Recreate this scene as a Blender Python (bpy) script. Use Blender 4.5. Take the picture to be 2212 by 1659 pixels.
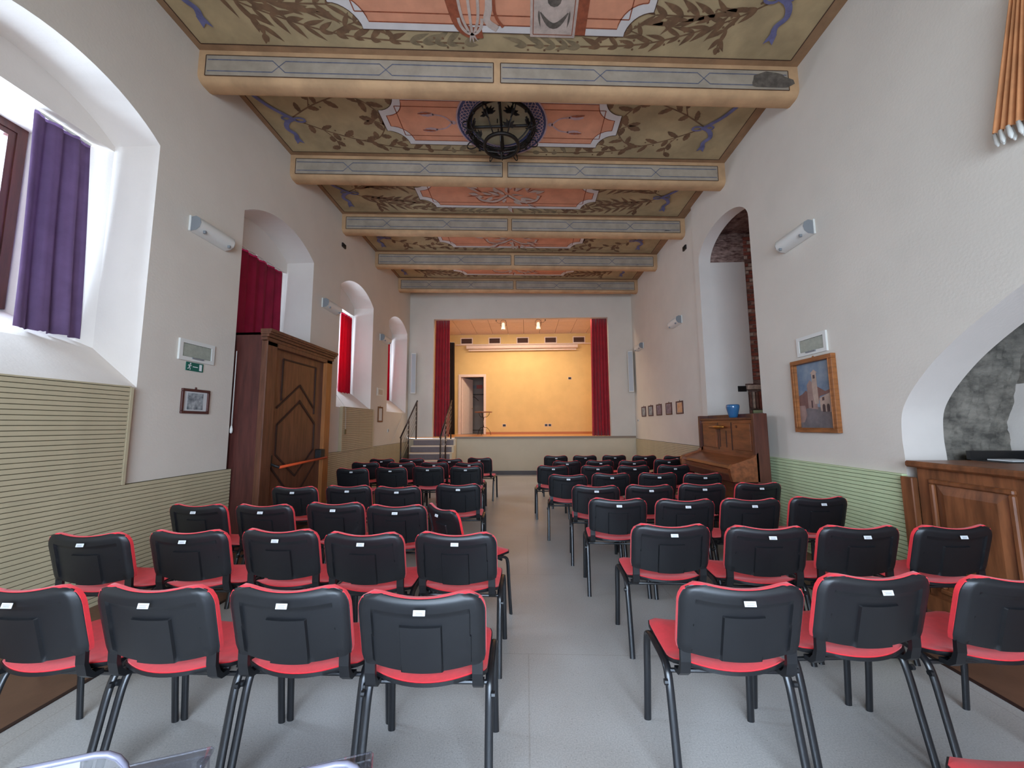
import bpy, bmesh, math, random
from mathutils import Vector, Matrix
from mathutils.geometry import tessellate_polygon
R = random.Random(7)
PI = math.pi
for o in list(bpy.data.objects): bpy.data.objects.remove(o)
scene = bpy.context.scene
COL = scene.collection

# ------------------------------------------------------------------ camera
FPX = 830.0
cam_d = bpy.data.cameras.new('camera'); cam_d.sensor_width = 36.0; cam_d.sensor_fit = 'HORIZONTAL'
cam_d.lens = FPX / 2212.0 * 36.0; cam_d.clip_start = 0.02
cam = bpy.data.objects.new('camera', cam_d); COL.objects.link(cam)
PSI, TH, ROLL = 0.036485, 0.106445, 0.006
fw = Vector((-math.sin(PSI) * math.cos(TH), math.cos(PSI) * math.cos(TH), math.sin(TH)))
r0 = Vector((math.cos(PSI), math.sin(PSI), 0)); u0 = r0.cross(fw)
rt = r0 * math.cos(ROLL) - u0 * math.sin(ROLL); up = r0 * math.sin(ROLL) + u0 * math.cos(ROLL)
cam.matrix_world = Matrix(((rt.x, up.x, -fw.x, 0), (rt.y, up.y, -fw.y, 0), (rt.z, up.z, -fw.z, 1.44), (0, 0, 0, 1)))
scene.camera = cam

# ------------------------------------------------------------------ world, daylight, exposure
world = bpy.data.worlds.new('sky'); scene.world = world; world.use_nodes = True
bg = world.node_tree.nodes['Background']; bg.inputs[0].default_value = (0.72, 0.84, 1.0, 1); bg.inputs[1].default_value = 3.0
vs = scene.view_settings
vs.view_transform = 'Standard'; vs.look = 'None'; vs.gamma = 1.0; vs.use_curve_mapping = False
vs.exposure = 0.24

def area(name, loc, rot, sx, sy, power, col, spread=PI):
    l = bpy.data.lights.new(name, 'AREA'); l.shape = 'RECTANGLE'; l.size = sx; l.size_y = sy
    l.energy = power; l.color = col; l.spread = spread
    o = bpy.data.objects.new(name, l); COL.objects.link(o); o.location = loc; o.rotation_euler = rot
    return o
DAY = (0.67, 0.825, 1.0)
# daylight in the window openings of the left wall (just outside the glass) and of the rear wall
for k, (ya, yb) in enumerate(((2.1, 3.05), (4.8, 5.75), (7.35, 8.3), (9.95, 10.85))):
    area('daylight_window', (-4.66, (ya + yb) / 2, 3.3), (0, -PI / 2, 0), 1.6, yb - ya, (120, 45, 95, 85)[k], DAY)
area('daylight_rear_window', (0.0, -2.75, 1.9), (PI / 2 - .45, 0, 0), 4.2, 2.9, 390, DAY, 2.6)

# ------------------------------------------------------------------ materials
def lin(c):
    c = c / 255.0
    return c / 12.92 if c <= 0.04045 else ((c + 0.055) / 1.055) ** 2.4
def rgb(r, g, b): return (lin(r), lin(g), lin(b), 1.0)
MATS = {}
def mat(name, col, rough=0.6, metal=0.0, var=0.0, scale=8.0, bump=0.0, bscale=60.0, spec=0.5, trans=0.0, coat=0.0, stretch=None, col2=None, detail=4.0, emit=None, sheen=0.0):
    if name in MATS: return MATS[name]
    m = bpy.data.materials.new(name); m.use_nodes = True
    nt = m.node_tree; N = nt.nodes; L = nt.links
    b = N['Principled BSDF']
    b.inputs['Base Color'].default_value = col; b.inputs['Roughness'].default_value = rough
    b.inputs['Metallic'].default_value = metal; b.inputs['Specular IOR Level'].default_value = spec
    b.inputs['Coat Weight'].default_value = coat
    if sheen: b.inputs['Sheen Weight'].default_value = sheen
    if emit: b.inputs['Emission Color'].default_value = emit[0]; b.inputs['Emission Strength'].default_value = emit[1]
    tc = N.new('ShaderNodeTexCoord'); src = tc.outputs['Object']
    if stretch:
        mp = N.new('ShaderNodeMapping'); mp.inputs['Scale'].default_value = stretch
        L.new(src, mp.inputs['Vector']); src = mp.outputs['Vector']
    if var > 0 or col2:
        n = N.new('ShaderNodeTexNoise'); n.inputs['Scale'].default_value = scale; n.inputs['Detail'].default_value = detail
        n.inputs['Roughness'].default_value = 0.6
        L.new(src, n.inputs['Vector'])
        r = N.new('ShaderNodeValToRGB'); r.color_ramp.elements[0].position = 0.35; r.color_ramp.elements[1].position = 0.65
        c2 = col2 if col2 else tuple(min(1, v * (1 + var)) for v in col[:3]) + (1,)
        c1 = col if col2 else tuple(v * (1 - var) for v in col[:3]) + (1,)
        r.color_ramp.elements[0].color = c1; r.color_ramp.elements[1].color = c2
        L.new(n.outputs['Fac'], r.inputs['Fac']); L.new(r.outputs['Color'], b.inputs['Base Color'])
    if bump > 0:
        n2 = N.new('ShaderNodeTexNoise'); n2.inputs['Scale'].default_value = bscale; n2.inputs['Detail'].default_value = 3
        L.new(src, n2.inputs['Vector'])
        bp = N.new('ShaderNodeBump'); bp.inputs['Strength'].default_value = bump; bp.inputs['Distance'].default_value = 0.01
        L.new(n2.outputs['Fac'], bp.inputs['Height']); L.new(bp.outputs['Normal'], b.inputs['Normal'])
    if trans > 0:
        t = N.new('ShaderNodeBsdfTranslucent'); t.inputs['Color'].default_value = col
        mx = N.new('ShaderNodeMixShader'); mx.inputs[0].default_value = trans
        out = N['Material Output']
        L.new(b.outputs[0], mx.inputs[1]); L.new(t.outputs[0], mx.inputs[2]); L.new(mx.outputs[0], out.inputs[0])
    MATS[name] = m
    return m
def glassmat(name, col, fac):
    m = bpy.data.materials.new(name); m.use_nodes = True; nt = m.node_tree; N = nt.nodes; L = nt.links
    for n in list(N):
        if n.type == 'BSDF_PRINCIPLED': N.remove(n)
    t = N.new('ShaderNodeBsdfTransparent'); t.inputs[0].default_value = col
    g = N.new('ShaderNodeBsdfGlossy'); g.inputs['Roughness'].default_value = 0.05
    mx = N.new('ShaderNodeMixShader'); mx.inputs[0].default_value = fac
    L.new(t.outputs[0], mx.inputs[1]); L.new(g.outputs[0], mx.inputs[2]); L.new(mx.outputs[0], N['Material Output'].inputs[0])
    MATS[name] = m; return m
PLASTER = mat('plaster_white', rgb(217, 207, 193), 0.9, var=0.03, scale=1.3, bump=0.12, bscale=45)
PLASTER_L = mat('plaster_reveal', rgb(222, 212, 202), 0.9, var=0.03, scale=1.5, bump=0.12, bscale=45)
PLASTER_B = mat('plaster_cream', rgb(212, 196, 168), 0.9, var=0.03, scale=1.5, bump=0.1, bscale=45)
YELLOW = mat('paint_yellow', rgb(226, 192, 130), 0.85, var=0.04, scale=2, bump=0.08, bscale=50)
OLIVE = mat('fresco_olive', rgb(172, 150, 112), 0.9, var=0.16, scale=2.2, bump=0.1, bscale=40)
SAND = mat('fresco_sand', rgb(190, 152, 112), 0.9, var=0.14, scale=3.0, bump=0.1, bscale=40)
SANDL = mat('fresco_border_brown', rgb(150, 116, 84), 0.9, var=0.15, scale=5)
ORANGE = mat('fresco_orange', rgb(214, 146, 112), 0.9, var=0.1, scale=3.5)
FWHITE = mat('fresco_white', rgb(214, 206, 200), 0.9, var=0.04, scale=6)
FLINE = mat('fresco_dark_line', rgb(78, 52, 36), 0.9, var=0.2, scale=20)
FRED = mat('fresco_red_line', rgb(146, 76, 48), 0.9, var=0.2, scale=20)
FLEAF = mat('fresco_leaf_brown', rgb(116, 86, 60), 0.9, var=0.25, scale=9)
FLEAFG = mat('fresco_leaf_grey', rgb(130, 112, 84), 0.9, var=0.2, scale=9)
FBLUE = mat('fresco_ribbon_blue', rgb(108, 106, 142), 0.9, var=0.22, scale=9)
FPANEL = mat('fresco_panel_grey', rgb(164, 150, 132), 0.9, var=0.12, scale=4)
FSLATE = mat('fresco_slate_line', rgb(104, 104, 118), 0.9, var=0.2, scale=14)
FSTONE = mat('fresco_stone', rgb(190, 170, 156), 0.9, var=0.14, scale=12)
FPINK = mat('fresco_interlace', rgb(182, 150, 148), 0.9, var=0.1, scale=14)
FDEEP = mat('fresco_deep_blue', rgb(66, 66, 98), 0.9, var=0.25, scale=9)
DAMP = mat('damp_stain', rgb(98, 88, 78), 0.95, var=0.3, scale=14)
SLAT_L = mat('slat_cream', rgb(190, 176, 144), 0.6, var=0.05, scale=3)
SLAT_G = mat('slat_green', rgb(198, 210, 166), 0.6, var=0.05, scale=3)
GROOVE = mat('slat_groove', rgb(84, 76, 54), 0.9)
GROOVE_G = mat('slat_groove_green', rgb(84, 92, 62), 0.9)
WOODD = mat('wood_dark', rgb(78, 38, 32), 0.42, var=0.25, scale=3, stretch=(9, 9, 0.9), bump=0.06, bscale=30)
WOODM = mat('wood_mid', rgb(96, 58, 40), 0.4, var=0.3, scale=3, stretch=(8, 8, 0.8), bump=0.05, bscale=30)
WOODG = mat('wood_groove', rgb(46, 24, 18), 0.6)
WOODP = mat('wood_piano', rgb(124, 70, 40), 0.32, var=0.32, scale=2.5, stretch=(7, 1.2, 7), bump=0.03, bscale=30)
WOODPD = mat('wood_piano_dark', rgb(82, 44, 32), 0.35, var=0.25, scale=3, stretch=(7, 7, 1))
WOODC = mat('wood_counter', rgb(122, 74, 44), 0.38, var=0.38, scale=2.4, stretch=(6, 6, 0.8), bump=0.04, bscale=30)
WOODF = mat('wood_frame', rgb(150, 92, 48), 0.35, var=0.25, scale=6, stretch=(1, 1, 6))
WOODFR = mat('wood_frame_red', rgb(84, 46, 40), 0.45, var=0.15, scale=8)
STAGEW = mat('stage_floor_wood', rgb(206, 146, 92), 0.3, var=0.08, scale=3, stretch=(1, 8, 1))
REDCUR = mat('velvet_red', rgb(170, 12, 34), 0.8, var=0.12, scale=5, sheen=0.3)
REDWIN = mat('curtain_red', rgb(200, 24, 62), 0.8, var=0.12, scale=6, trans=0.55)
REDFLARE = mat('curtain_red_flare', rgb(116, 90, 128), 0.85, var=0.15, scale=4, trans=0.25)  # purple lens flare over dark red cloth, put into the colour
BLACKCUR = mat('velvet_black', rgb(26, 12, 12), 0.9, sheen=0.1)
REDFAB = mat('chair_red_fabric', rgb(236, 42, 52), 0.85, var=0.06, scale=30, bump=0.1, bscale=300, sheen=0.2)
BLKPL = mat('chair_black_plastic', rgb(22, 23, 26), 0.4, var=0.06, scale=20, bump=0.05, bscale=500)
BLKMET = mat('chair_black_steel', rgb(26, 27, 30), 0.28, spec=0.6)
WHITEST = mat('sticker_white', rgb(214, 216, 216), 0.5)
GREYPR = mat('sticker_print', rgb(120, 122, 128), 0.6)
WHITEPL = mat('white_plastic', rgb(222, 220, 212), 0.45)
GREYPL = mat('grey_plastic', rgb(128, 130, 132), 0.5)
DIFF = mat('frosted_diffuser', rgb(160, 164, 150), 0.35, var=0.1, scale=25)
GREEN = mat('sign_green', rgb(20, 98, 82), 0.5)
SIGNW = mat('sign_white', rgb(230, 234, 232), 0.5)
BLACK = mat('black_plastic', rgb(22, 20, 20), 0.45)
IRON = mat('wrought_iron', rgb(40, 34, 30), 0.5, metal=0.6, var=0.2, scale=20)
STEELD = mat('rail_dark_steel', rgb(62, 48, 42), 0.4, metal=0.5)
STEELL = mat('rail_light_steel', rgb(170, 160, 150), 0.35, metal=0.7)
STEPG = mat('step_grey', rgb(116, 106, 108), 0.6, var=0.06, scale=20)
STEPN = mat('step_nosing', rgb(226, 206, 184), 0.6)
SKIRT = mat('skirting_grey', rgb(96, 90, 88), 0.6)
GLASS = glassmat('window_glass', (0.95, 0.97, 1, 1), 0.06)
CLEARP = glassmat('clear_plastic', (0.80, 0.80, 0.84, 1), 0.22)
BLUEC = mat('ceramic_blue', rgb(46, 96, 138), 0.12, spec=0.6, coat=0.4)
BRASS = mat('brass', rgb(196, 140, 70), 0.3, metal=0.9)
ORANGEB = mat('panic_bar_orange', rgb(214, 84, 44), 0.35)
MORTAR = mat('mortar', rgb(188, 170, 152), 0.95, var=0.15, scale=14, bump=0.5, bscale=40)
BRICKS = [mat('brick_%s' % n, rgb(*c), 0.9, var=0.25, scale=18, bump=0.4, bscale=50) for n, c in (('red', (158, 88, 72)), ('rose', (178, 132, 114)), ('brown', (128, 90, 78)), ('pale', (196, 170, 152)))]
BRICKR = mat('rough_brick', rgb(98, 68, 60), 0.95, col2=rgb(176, 146, 134), scale=9, bump=0.9, bscale=14, stretch=(1, 1, 3))
STONE = mat('rough_stone', rgb(80, 75, 68), 0.95, col2=rgb(138, 130, 118), scale=6.5, bump=1.0, bscale=22, detail=10, stretch=(1, 1, 1.7))
SPKG = mat('speaker_grey', rgb(176, 180, 182), 0.45)
TAN = mat('tan_fabric', rgb(196, 132, 84), 0.8, var=0.15, scale=6)
CANVAS_SKY = mat('painting_sky', rgb(84, 108, 134), 0.45, col2=rgb(140, 152, 160), scale=3.2, detail=6)
P_GROUND = mat('painting_ground', rgb(112, 104, 104), 0.5, var=0.2, scale=7)
P_WALL = mat('painting_wall', rgb(150, 122, 112), 0.5, var=0.14, scale=9)
P_WALL2 = mat('painting_wall_pale', rgb(176, 152, 136), 0.5, var=0.14, scale=9)
P_DARK = mat('painting_dark', rgb(70, 52, 52), 0.5, var=0.2, scale=9)
P_ROOF = mat('painting_roof', rgb(120, 84, 76), 0.5, var=0.14, scale=9)
PHOTO_G = mat('photo_grey', rgb(78, 86, 92), 0.4, col2=rgb(188, 192, 192), scale=14)
PHOTO_V = mat('photo_violet', rgb(76, 58, 72), 0.4, col2=rgb(150, 136, 150), scale=14)
PHOTO_O = mat('photo_orange', rgb(196, 136, 72), 0.4, col2=rgb(214, 176, 150), scale=14)
PAPER = mat('paper_white', rgb(206, 206, 204), 0.6)
TILE = mat('stage_ceiling_tile', rgb(234, 212, 200), 0.9, var=0.03, scale=9, bump=0.1, bscale=90)
BULB = mat('lamp_bulb', rgb(255, 236, 200), 0.5, emit=((1.0, 0.82, 0.58, 1), 30.0))
DIMROOM = mat('backroom_beige', rgb(168, 150, 138), 0.9, var=0.05, scale=3)

def floor_mat():
    m = bpy.data.materials.new('linoleum_speckled'); m.use_nodes = True; nt = m.node_tree; N = nt.nodes; L = nt.links
    b = N['Principled BSDF']; b.inputs['Roughness'].default_value = 0.34; b.inputs['Specular IOR Level'].default_value = 0.5
    tc = N.new('ShaderNodeTexCoord')
    n1 = N.new('ShaderNodeTexNoise'); n1.inputs['Scale'].default_value = 1.1; n1.inputs['Detail'].default_value = 3
    n2 = N.new('ShaderNodeTexNoise'); n2.inputs['Scale'].default_value = 140; n2.inputs['Detail'].default_value = 2
    v = N.new('ShaderNodeTexVoronoi'); v.inputs['Scale'].default_value = 42
    for n in (n1, n2, v): L.new(tc.outputs['Object'], n.inputs['Vector'])
    r1 = N.new('ShaderNodeValToRGB'); r1.color_ramp.elements[0].position = .35; r1.color_ramp.elements[1].position = .7
    r1.color_ramp.elements[0].color = rgb(178, 172, 166); r1.color_ramp.elements[1].color = rgb(194, 190, 186)
    L.new(n1.outputs['Fac'], r1.inputs['Fac'])
    r2 = N.new('ShaderNodeValToRGB'); r2.color_ramp.elements[0].position = .42; r2.color_ramp.elements[1].position = .6
    r2.color_ramp.elements[0].color = (.86, .86, .86, 1); r2.color_ramp.elements[1].color = (1.02, 1.02, 1.02, 1)
    L.new(n2.outputs['Fac'], r2.inputs['Fac'])
    r3 = N.new('ShaderNodeValToRGB'); r3.color_ramp.elements[0].position = .06; r3.color_ramp.elements[1].position = .13
    r3.color_ramp.elements[0].color = (.62, .6, .58, 1); r3.color_ramp.elements[1].color = (1, 1, 1, 1)
    L.new(v.outputs['Distance'], r3.inputs['Fac'])
    def mul(a, c):
        x = N.new('ShaderNodeMix'); x.data_type = 'RGBA'; x.blend_type = 'MULTIPLY'; x.inputs[0].default_value = 1
        L.new(a, x.inputs[6]); L.new(c, x.inputs[7]); return x.outputs[2]
    o = mul(mul(r1.outputs['Color'], r2.outputs['Color']), r3.outputs['Color'])
    # welded seams of the sheets
    br = N.new('ShaderNodeTexBrick'); br.inputs['Scale'].default_value = 1.0; br.inputs['Mortar Size'].default_value = 0.004
    br.inputs['Brick Width'].default_value = 2.4; br.inputs['Row Height'].default_value = 1.3
    br.inputs['Color1'].default_value = br.inputs['Color2'].default_value = (1, 1, 1, 1); br.inputs['Mortar'].default_value = (.86, .84, .82, 1)
    L.new(tc.outputs['Object'], br.inputs['Vector'])
    o = mul(o, br.outputs['Color'])
    L.new(o, b.inputs['Base Color'])
    return m
LINO = floor_mat()
LINOB = mat('floor_brown_border', rgb(112, 80, 62), 0.45, var=0.12, scale=4, bump=0.05, bscale=60)

# ------------------------------------------------------------------ mesh helpers
class MB:
    def __init__(s): s.v = []; s.f = []
    def add(s, vs_, fs):
        n = len(s.v); s.v += [tuple(p) for p in vs_]; s.f += [tuple(i + n for i in f) for f in fs]; return s
    def quad(s, *p): return s.add(p, [tuple(range(len(p)))])
    def box(s, x0, x1, y0, y1, z0, z1):
        return s.add([(x0, y0, z0), (x1, y0, z0), (x1, y1, z0), (x0, y1, z0), (x0, y0, z1), (x1, y0, z1), (x1, y1, z1), (x0, y1, z1)],
                     [(0, 3, 2, 1), (4, 5, 6, 7), (0, 1, 5, 4), (1, 2, 6, 5), (2, 3, 7, 6), (3, 0, 4, 7)])
    def cbox(s, x0, x1, y0, y1, z0, z1, c):      # box with chamfered edges
        X = (x0, x0 + c, x1 - c, x1); Y = (y0, y0 + c, y1 - c, y1); Z = (z0, z0 + c, z1 - c, z1)
        V = []; idx = {}
        for i, (a, b_, cc) in enumerate([(0, 1, 1), (1, 0, 1), (1, 1, 0)]): pass
        def vtx(*k):
            if k not in idx: idx[k] = len(V); V.append((X[k[0]], Y[k[1]], Z[k[2]]))
            return idx[k]
        F = []
        for sx in (0, 3): F.append([vtx(sx, 1, 1), vtx(sx, 2, 1), vtx(sx, 2, 2), vtx(sx, 1, 2)])
        for sy in (0, 3): F.append([vtx(1, sy, 1), vtx(2, sy, 1), vtx(2, sy, 2), vtx(1, sy, 2)])
        for sz in (0, 3): F.append([vtx(1, 1, sz), vtx(2, 1, sz), vtx(2, 2, sz), vtx(1, 2, sz)])
        q = lambda k: 1 if k == 0 else 2
        for a in (0, 3):
            for b_ in (0, 3):
                F.append([vtx(a, q(b_), 1), vtx(a, q(b_), 2), vtx(q(a), b_, 2), vtx(q(a), b_, 1)])
                F.append([vtx(a, 1, q(b_)), vtx(a, 2, q(b_)), vtx(q(a), 2, b_), vtx(q(a), 1, b_)])
                F.append([vtx(1, a, q(b_)), vtx(2, a, q(b_)), vtx(2, q(a), b_), vtx(1, q(a), b_)])
                for d in (0, 3): F.append([vtx(a, q(b_), q(d)), vtx(q(a), b_, q(d)), vtx(q(a), q(b_), d)])
        return s.add(V, F)
    def tube(s, pts, r, n=8, ry=None, cap=True, up_=Vector((0, 0, 1))):
        pts = [Vector(p) for p in pts]; ring = []
        rs = r if isinstance(r, (list, tuple)) else [r] * len(pts)
        for i, p in enumerate(pts):
            d = ((pts[min(i + 1, len(pts) - 1)] - pts[max(i - 1, 0)])).normalized()
            a = up_.cross(d)
            if a.length < 1e-3: a = Vector((1, 0, 0)).cross(d)
            a.normalize(); b_ = d.cross(a)
            k = (ry / rs[i]) if ry else 1
            ring.append([p + a * rs[i] * math.cos(2 * PI * j / n) + b_ * rs[i] * k * math.sin(2 * PI * j / n) for j in range(n)])
        V = [q for rg in ring for q in rg]; F = []
        for i in range(len(pts) - 1):
            for j in range(n): F.append((i * n + j, i * n + (j + 1) % n, (i + 1) * n + (j + 1) % n, (i + 1) * n + j))
        if cap: F.append(tuple(range(n - 1, -1, -1))); F.append(tuple((len(pts) - 1) * n + j for j in range(n)))
        return s.add(V, F)
    def lathe(s, prof, n=24, c=(0, 0, 0)):
        V = []; F = []
        for (r, z) in prof:
            for j in range(n): V.append((c[0] + r * math.cos(2 * PI * j / n), c[1] + r * math.sin(2 * PI * j / n), c[2] + z))
        for i in range(len(prof) - 1):
            for j in range(n): F.append((i * n + j, i * n + (j + 1) % n, (i + 1) * n + (j + 1) % n, (i + 1) * n + j))
        F.append(tuple(range(n - 1, -1, -1))); F.append(tuple((len(prof) - 1) * n + j for j in range(n)))
        return s.add(V, F)
    def torus(s, c, R_, r, n=32, m=8, axis='z', sy=1.0):
        V = []; F = []
        for i in range(n):
            a = 2 * PI * i / n
            for j in range(m):
                b_ = 2 * PI * j / m; rr = R_ + r * math.cos(b_)
                p = (rr * math.cos(a), rr * math.sin(a) * sy, r * math.sin(b_))
                if axis == 'y': p = (p[0], p[2], p[1])
                if axis == 'x': p = (p[2], p[0], p[1])
                V.append((c[0] + p[0], c[1] + p[1], c[2] + p[2]))
        for i in range(n):
            for j in range(m): F.append((i * m + j, ((i + 1) % n) * m + j, ((i + 1) % n) * m + (j + 1) % m, i * m + (j + 1) % m))
        return s.add(V, F)
    def prism(s, poly, f0, f1):       # poly 2d list, f0/f1 map 2d->3d
        n = len(poly); V = [f0(*p) for p in poly] + [f1(*p) for p in poly]
        t = tessellate_polygon([[Vector((p[0], p[1], 0)) for p in poly]])
        F = [tuple(q) for q in t] + [tuple(i + n for i in reversed(q)) for q in t]
        F += [(i, (i + 1) % n, (i + 1) % n + n, i + n) for i in range(n)]
        return s.add(V, F)
    def fill(s, loops, f):            # polygon with holes, mapped to 3d
        pts = [p for lp in loops for p in lp]
        t = tessellate_polygon([[Vector((p[0], p[1], 0)) for p in lp] for lp in loops])
        return s.add([f(*p) for p in pts], [tuple(q) for q in t])
    def strip(s, a, b_, closed=False):
        n = len(a); V = list(a) + list(b_); k = n if closed else n - 1
        return s.add(V, [(i, (i + 1) % n, n + (i + 1) % n, n + i) for i in range(k)])
    def build(s, name, m, parent=None, smooth=False, weld=False):
        me = bpy.data.meshes.new(name); me.from_pydata([tuple(p) for p in s.v], [], s.f)
        bm = bmesh.new(); bm.from_mesh(me)
        if weld: bmesh.ops.remove_doubles(bm, verts=bm.verts, dist=1e-5)
        bmesh.ops.recalc_face_normals(bm, faces=bm.faces); bm.to_mesh(me); bm.free()
        if smooth:
            for p in me.polygons: p.use_smooth = True
            if smooth != True:
                try: me.set_sharp_from_angle(angle=smooth)
                except Exception: pass
        me.materials.append(m)
        o = bpy.data.objects.new(name, me); COL.objects.link(o)
        if parent: o.parent = parent
        return o
SM = math.radians(40)
def ring4(a, b_, c, e, t): return ((a, b_, e - t, e), (a, b_, c, c + t), (a, a + t, c + t, e - t), (b_ - t, b_, c + t, e - t))
def tag(o, label, cat, group=None):
    o['label'] = label; o['category'] = cat
    if group: o['group'] = group
    return o
def struct(o, label=None):
    o['kind'] = 'structure'
    if label: o['label'] = label
    return o
def thing(name, label, cat, loc=(0, 0, 0), rz=0.0, group=None):
    o = bpy.data.objects.new(name, None); COL.objects.link(o); o.empty_display_size = 0.1
    o.location = loc; o.rotation_euler = (0, 0, rz)
    if label: tag(o, label, cat, group)
    return o
def copy_tree(o, parent=None):
    c = o.copy(); COL.objects.link(c); c.parent = parent
    for ch in list(o.children): copy_tree(ch, c)
    return c
LEFT, RIGHT = PI / 2, -PI / 2       # rotation of a thing hung on the left or right wall (local -y faces the room, local x runs to the viewer's right)
def arcpts(c, r, a0, a1, n): return [(c[0] + r * math.cos(a0 + (a1 - a0) * i / n), c[1] + r * math.sin(a0 + (a1 - a0) * i / n)) for i in range(n + 1)]

# ================================================================== STRUCTURE
XL, XR, XRF, YB, YR, ZC = -3.54, 3.18, 3.22, 11.45, -2.6, 5.55
def yback(x): return YB + 0.015 * x
# ---- floor
fl = struct(MB().box(XL - .02, 4.3, YR, 11.62, -0.05, 0).build('floor', LINO), 'speckled grey linoleum floor of the hall')
for x0, x1 in ((XL, -2.52), (2.48, XR + .1)):
    MB().box(x0, x1, YR, 11.4, 0.0, 0.004).build('border_strip', LINOB, fl)
for x in (-2.52, 2.48):
    MB().box(x - .012, x + .012, YR, 11.4, 0.0, 0.006).build('border_joint', WOODG, fl)

def seg_arch(y0, y1, zs, h, n=18):
    w = y1 - y0; rad = (w * w / 4 + h * h) / (2 * h); cy = (y0 + y1) / 2; cz = zs + h - rad
    a = math.asin(w / 2 / rad)
    return [(cy + rad * math.sin(-a + 2 * a * i / n), cz + rad * math.cos(-a + 2 * a * i / n)) for i in range(n + 1)]

# ---- left wall with three deep window niches and the door niche
OPEN = [(1.80, 3.35, 1.80), (4.48, 6.08, 0.0), (7.03, 8.62, 1.80), (9.63, 11.18, 1.80)]
ZS, RISE, XH, XW = 4.17, 0.27, -4.0, -4.55
wl = MB()
d = OPEN[1]
outer = [(YR, 0), (d[0], 0)] + seg_arch(d[0], d[1], ZS, RISE) + [(d[1], 0), (11.62, 0), (11.62, 5.62), (YR, 5.62)]
loops = [outer]
for k in (0, 2, 3):
    y0, y1, zb = OPEN[k]; loops.append([(y0, zb)] + seg_arch(y0, y1, ZS, RISE) + [(y1, zb)])
wl.fill(loops, lambda y, z: (XL, y, z))
wall_left = struct(wl.build('wall_left', PLASTER), 'white plastered left wall with deep window niches')
for k, (y0, y1, zb) in enumerate(OPEN):
    m = MB(); ins = 0.28; ZH = 4.12 if k == 0 else 3.99
    top = seg_arch(y0, y1, ZS, RISE)
    m.strip([(XL, y, z) for y, z in top], [(XH, y, z) for y, z in top])
    z1, z2 = (zb + .37, zb + .66) if zb else (0, 0)
    for ys, yw in ((y0, y0 + ins), (y1, y1 - ins)):
        m.quad((XL, ys, zb), (XH, ys, z1), (XH, ys, ZS), (XL, ys, ZS))
        m.quad((XH, ys, z1), (XW, yw, z2), (XW, yw, ZH), (XH, ys, ZH))
    m.fill([[(y0, ZH)] + top + [(y1, ZH)]], lambda y, z: (XH, y, z))
    m.quad((XH, y0, ZH), (XH, y1, ZH), (XW, y1 - ins, ZH), (XW, y0 + ins, ZH))
    m.quad((XL, y0, zb), (XL, y1, zb), (XH, y1, z1), (XH, y0, z1))
    m.quad((XH, y0, z1), (XH, y1, z1), (XW, y1 - ins, z2), (XW, y0 + ins, z2))
    zlow = z2 if zb else 2.35
    if not zb: m.quad((XW, y0 + ins, 0), (XW, y1 - ins, 0), (XW, y1 - ins, zlow), (XW, y0 + ins, zlow))
    m.build('niche_reveal', PLASTER_L, wall_left)
    # window at the end of the niche
    a, b_ = y0 + ins, y1 - ins
    w = thing('window_%d' % (k + 1), None, None); struct(w, 'dark wooden casement window deep in the left wall')
    f = MB(); t = .07
    for (p, q, r_, s_) in ring4(a, b_, zlow, ZH, t): f.box(XW - .03, XW + .05, p, q, r_, s_)
    f.build('window_frame', WOODD, w)
    mid = (a + b_) / 2
    for (p, q) in ((a + t, mid), (mid, b_ - t)):
        g = MB(); e = .05
        for (p1, q1, r1, s1) in ring4(p + .001, q - .001, zlow + t, ZH - t, e): g.box(XW - .01, XW + .04, p1, q1, r1, s1)
        sh = g.build('sash', WOODD, w)
        MB().box(XW + .01, XW + .014, p + e, q - e, zlow + t + e, ZH - t - e).build('pane', GLASS, sh)
    MB().box(XW + .04, XW + .08, mid - .012, mid + .012, 3.1, 3.24).build('handle', WHITEPL, w)

# ---- right wall, near part (arched niche + low wide arch) and far part
A1 = (5.30, 6.88)
def ell(y0, y1, zs, h, n=22):
    c = (y0 + y1) / 2; a = (y1 - y0) / 2
    return [(c - a * math.cos(PI * i / n), zs + h * math.sin(PI * i / n)) for i in range(n + 1)]
half = [(3.40, 1.17), (3.405, 1.32), (3.385, 1.51), (3.32, 1.645), (3.21, 1.785), (3.06, 1.935), (2.88, 2.075), (2.68, 2.205), (2.49, 2.315), (2.2, 2.44), (1.9, 2.51), (1.6, 2.53)]
arch2 = [(3.2 - y, z) for y, z in half] + [(y, z) for y, z in reversed(half[:-1])]
def _sm(pts):
    P = [Vector(p) for p in pts]; out = []
    for i in range(len(P) - 1):
        p0, p1, p2, p3 = P[max(i - 1, 0)], P[i], P[i + 1], P[min(i + 2, len(P) - 1)]
        for t in range(4):
            x = t / 4; out.append(tuple(.5 * ((2 * p1) + (p2 - p0) * x + (2 * p0 - 5 * p1 + 4 * p2 - p3) * x * x + (3 * p1 - p0 - 3 * p2 + p3) * x ** 3)))
    return out + [tuple(P[-1])]
arch2 = _sm(arch2)
arch1 = ell(A1[0], A1[1], 4.37, 0.40)
outer = [(YR, 0), (-.2, 0)] + arch2 + [(3.38, 0), (A1[0], 0)] + arch1 + [(A1[1], 0), (7.07, 0), (7.07, 5.62), (YR, 5.62)]
wr = MB().fill([outer], lambda y, z: (XR, y, z))
wr.quad((XR, 7.07, 0), (XRF, 7.07, 0), (XRF, 7.07, 5.62), (XR, 7.07, 5.62))
wall_right = struct(wr.build('wall_right', PLASTER), 'white plastered right wall with two arched openings')
MB().quad((XRF, 7.07, 0), (XRF, 11.62, 0), (XRF, 11.62, 5.62), (XRF, 7.07, 5.62)).build('far_wall_face', PLASTER, wall_right)
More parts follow.
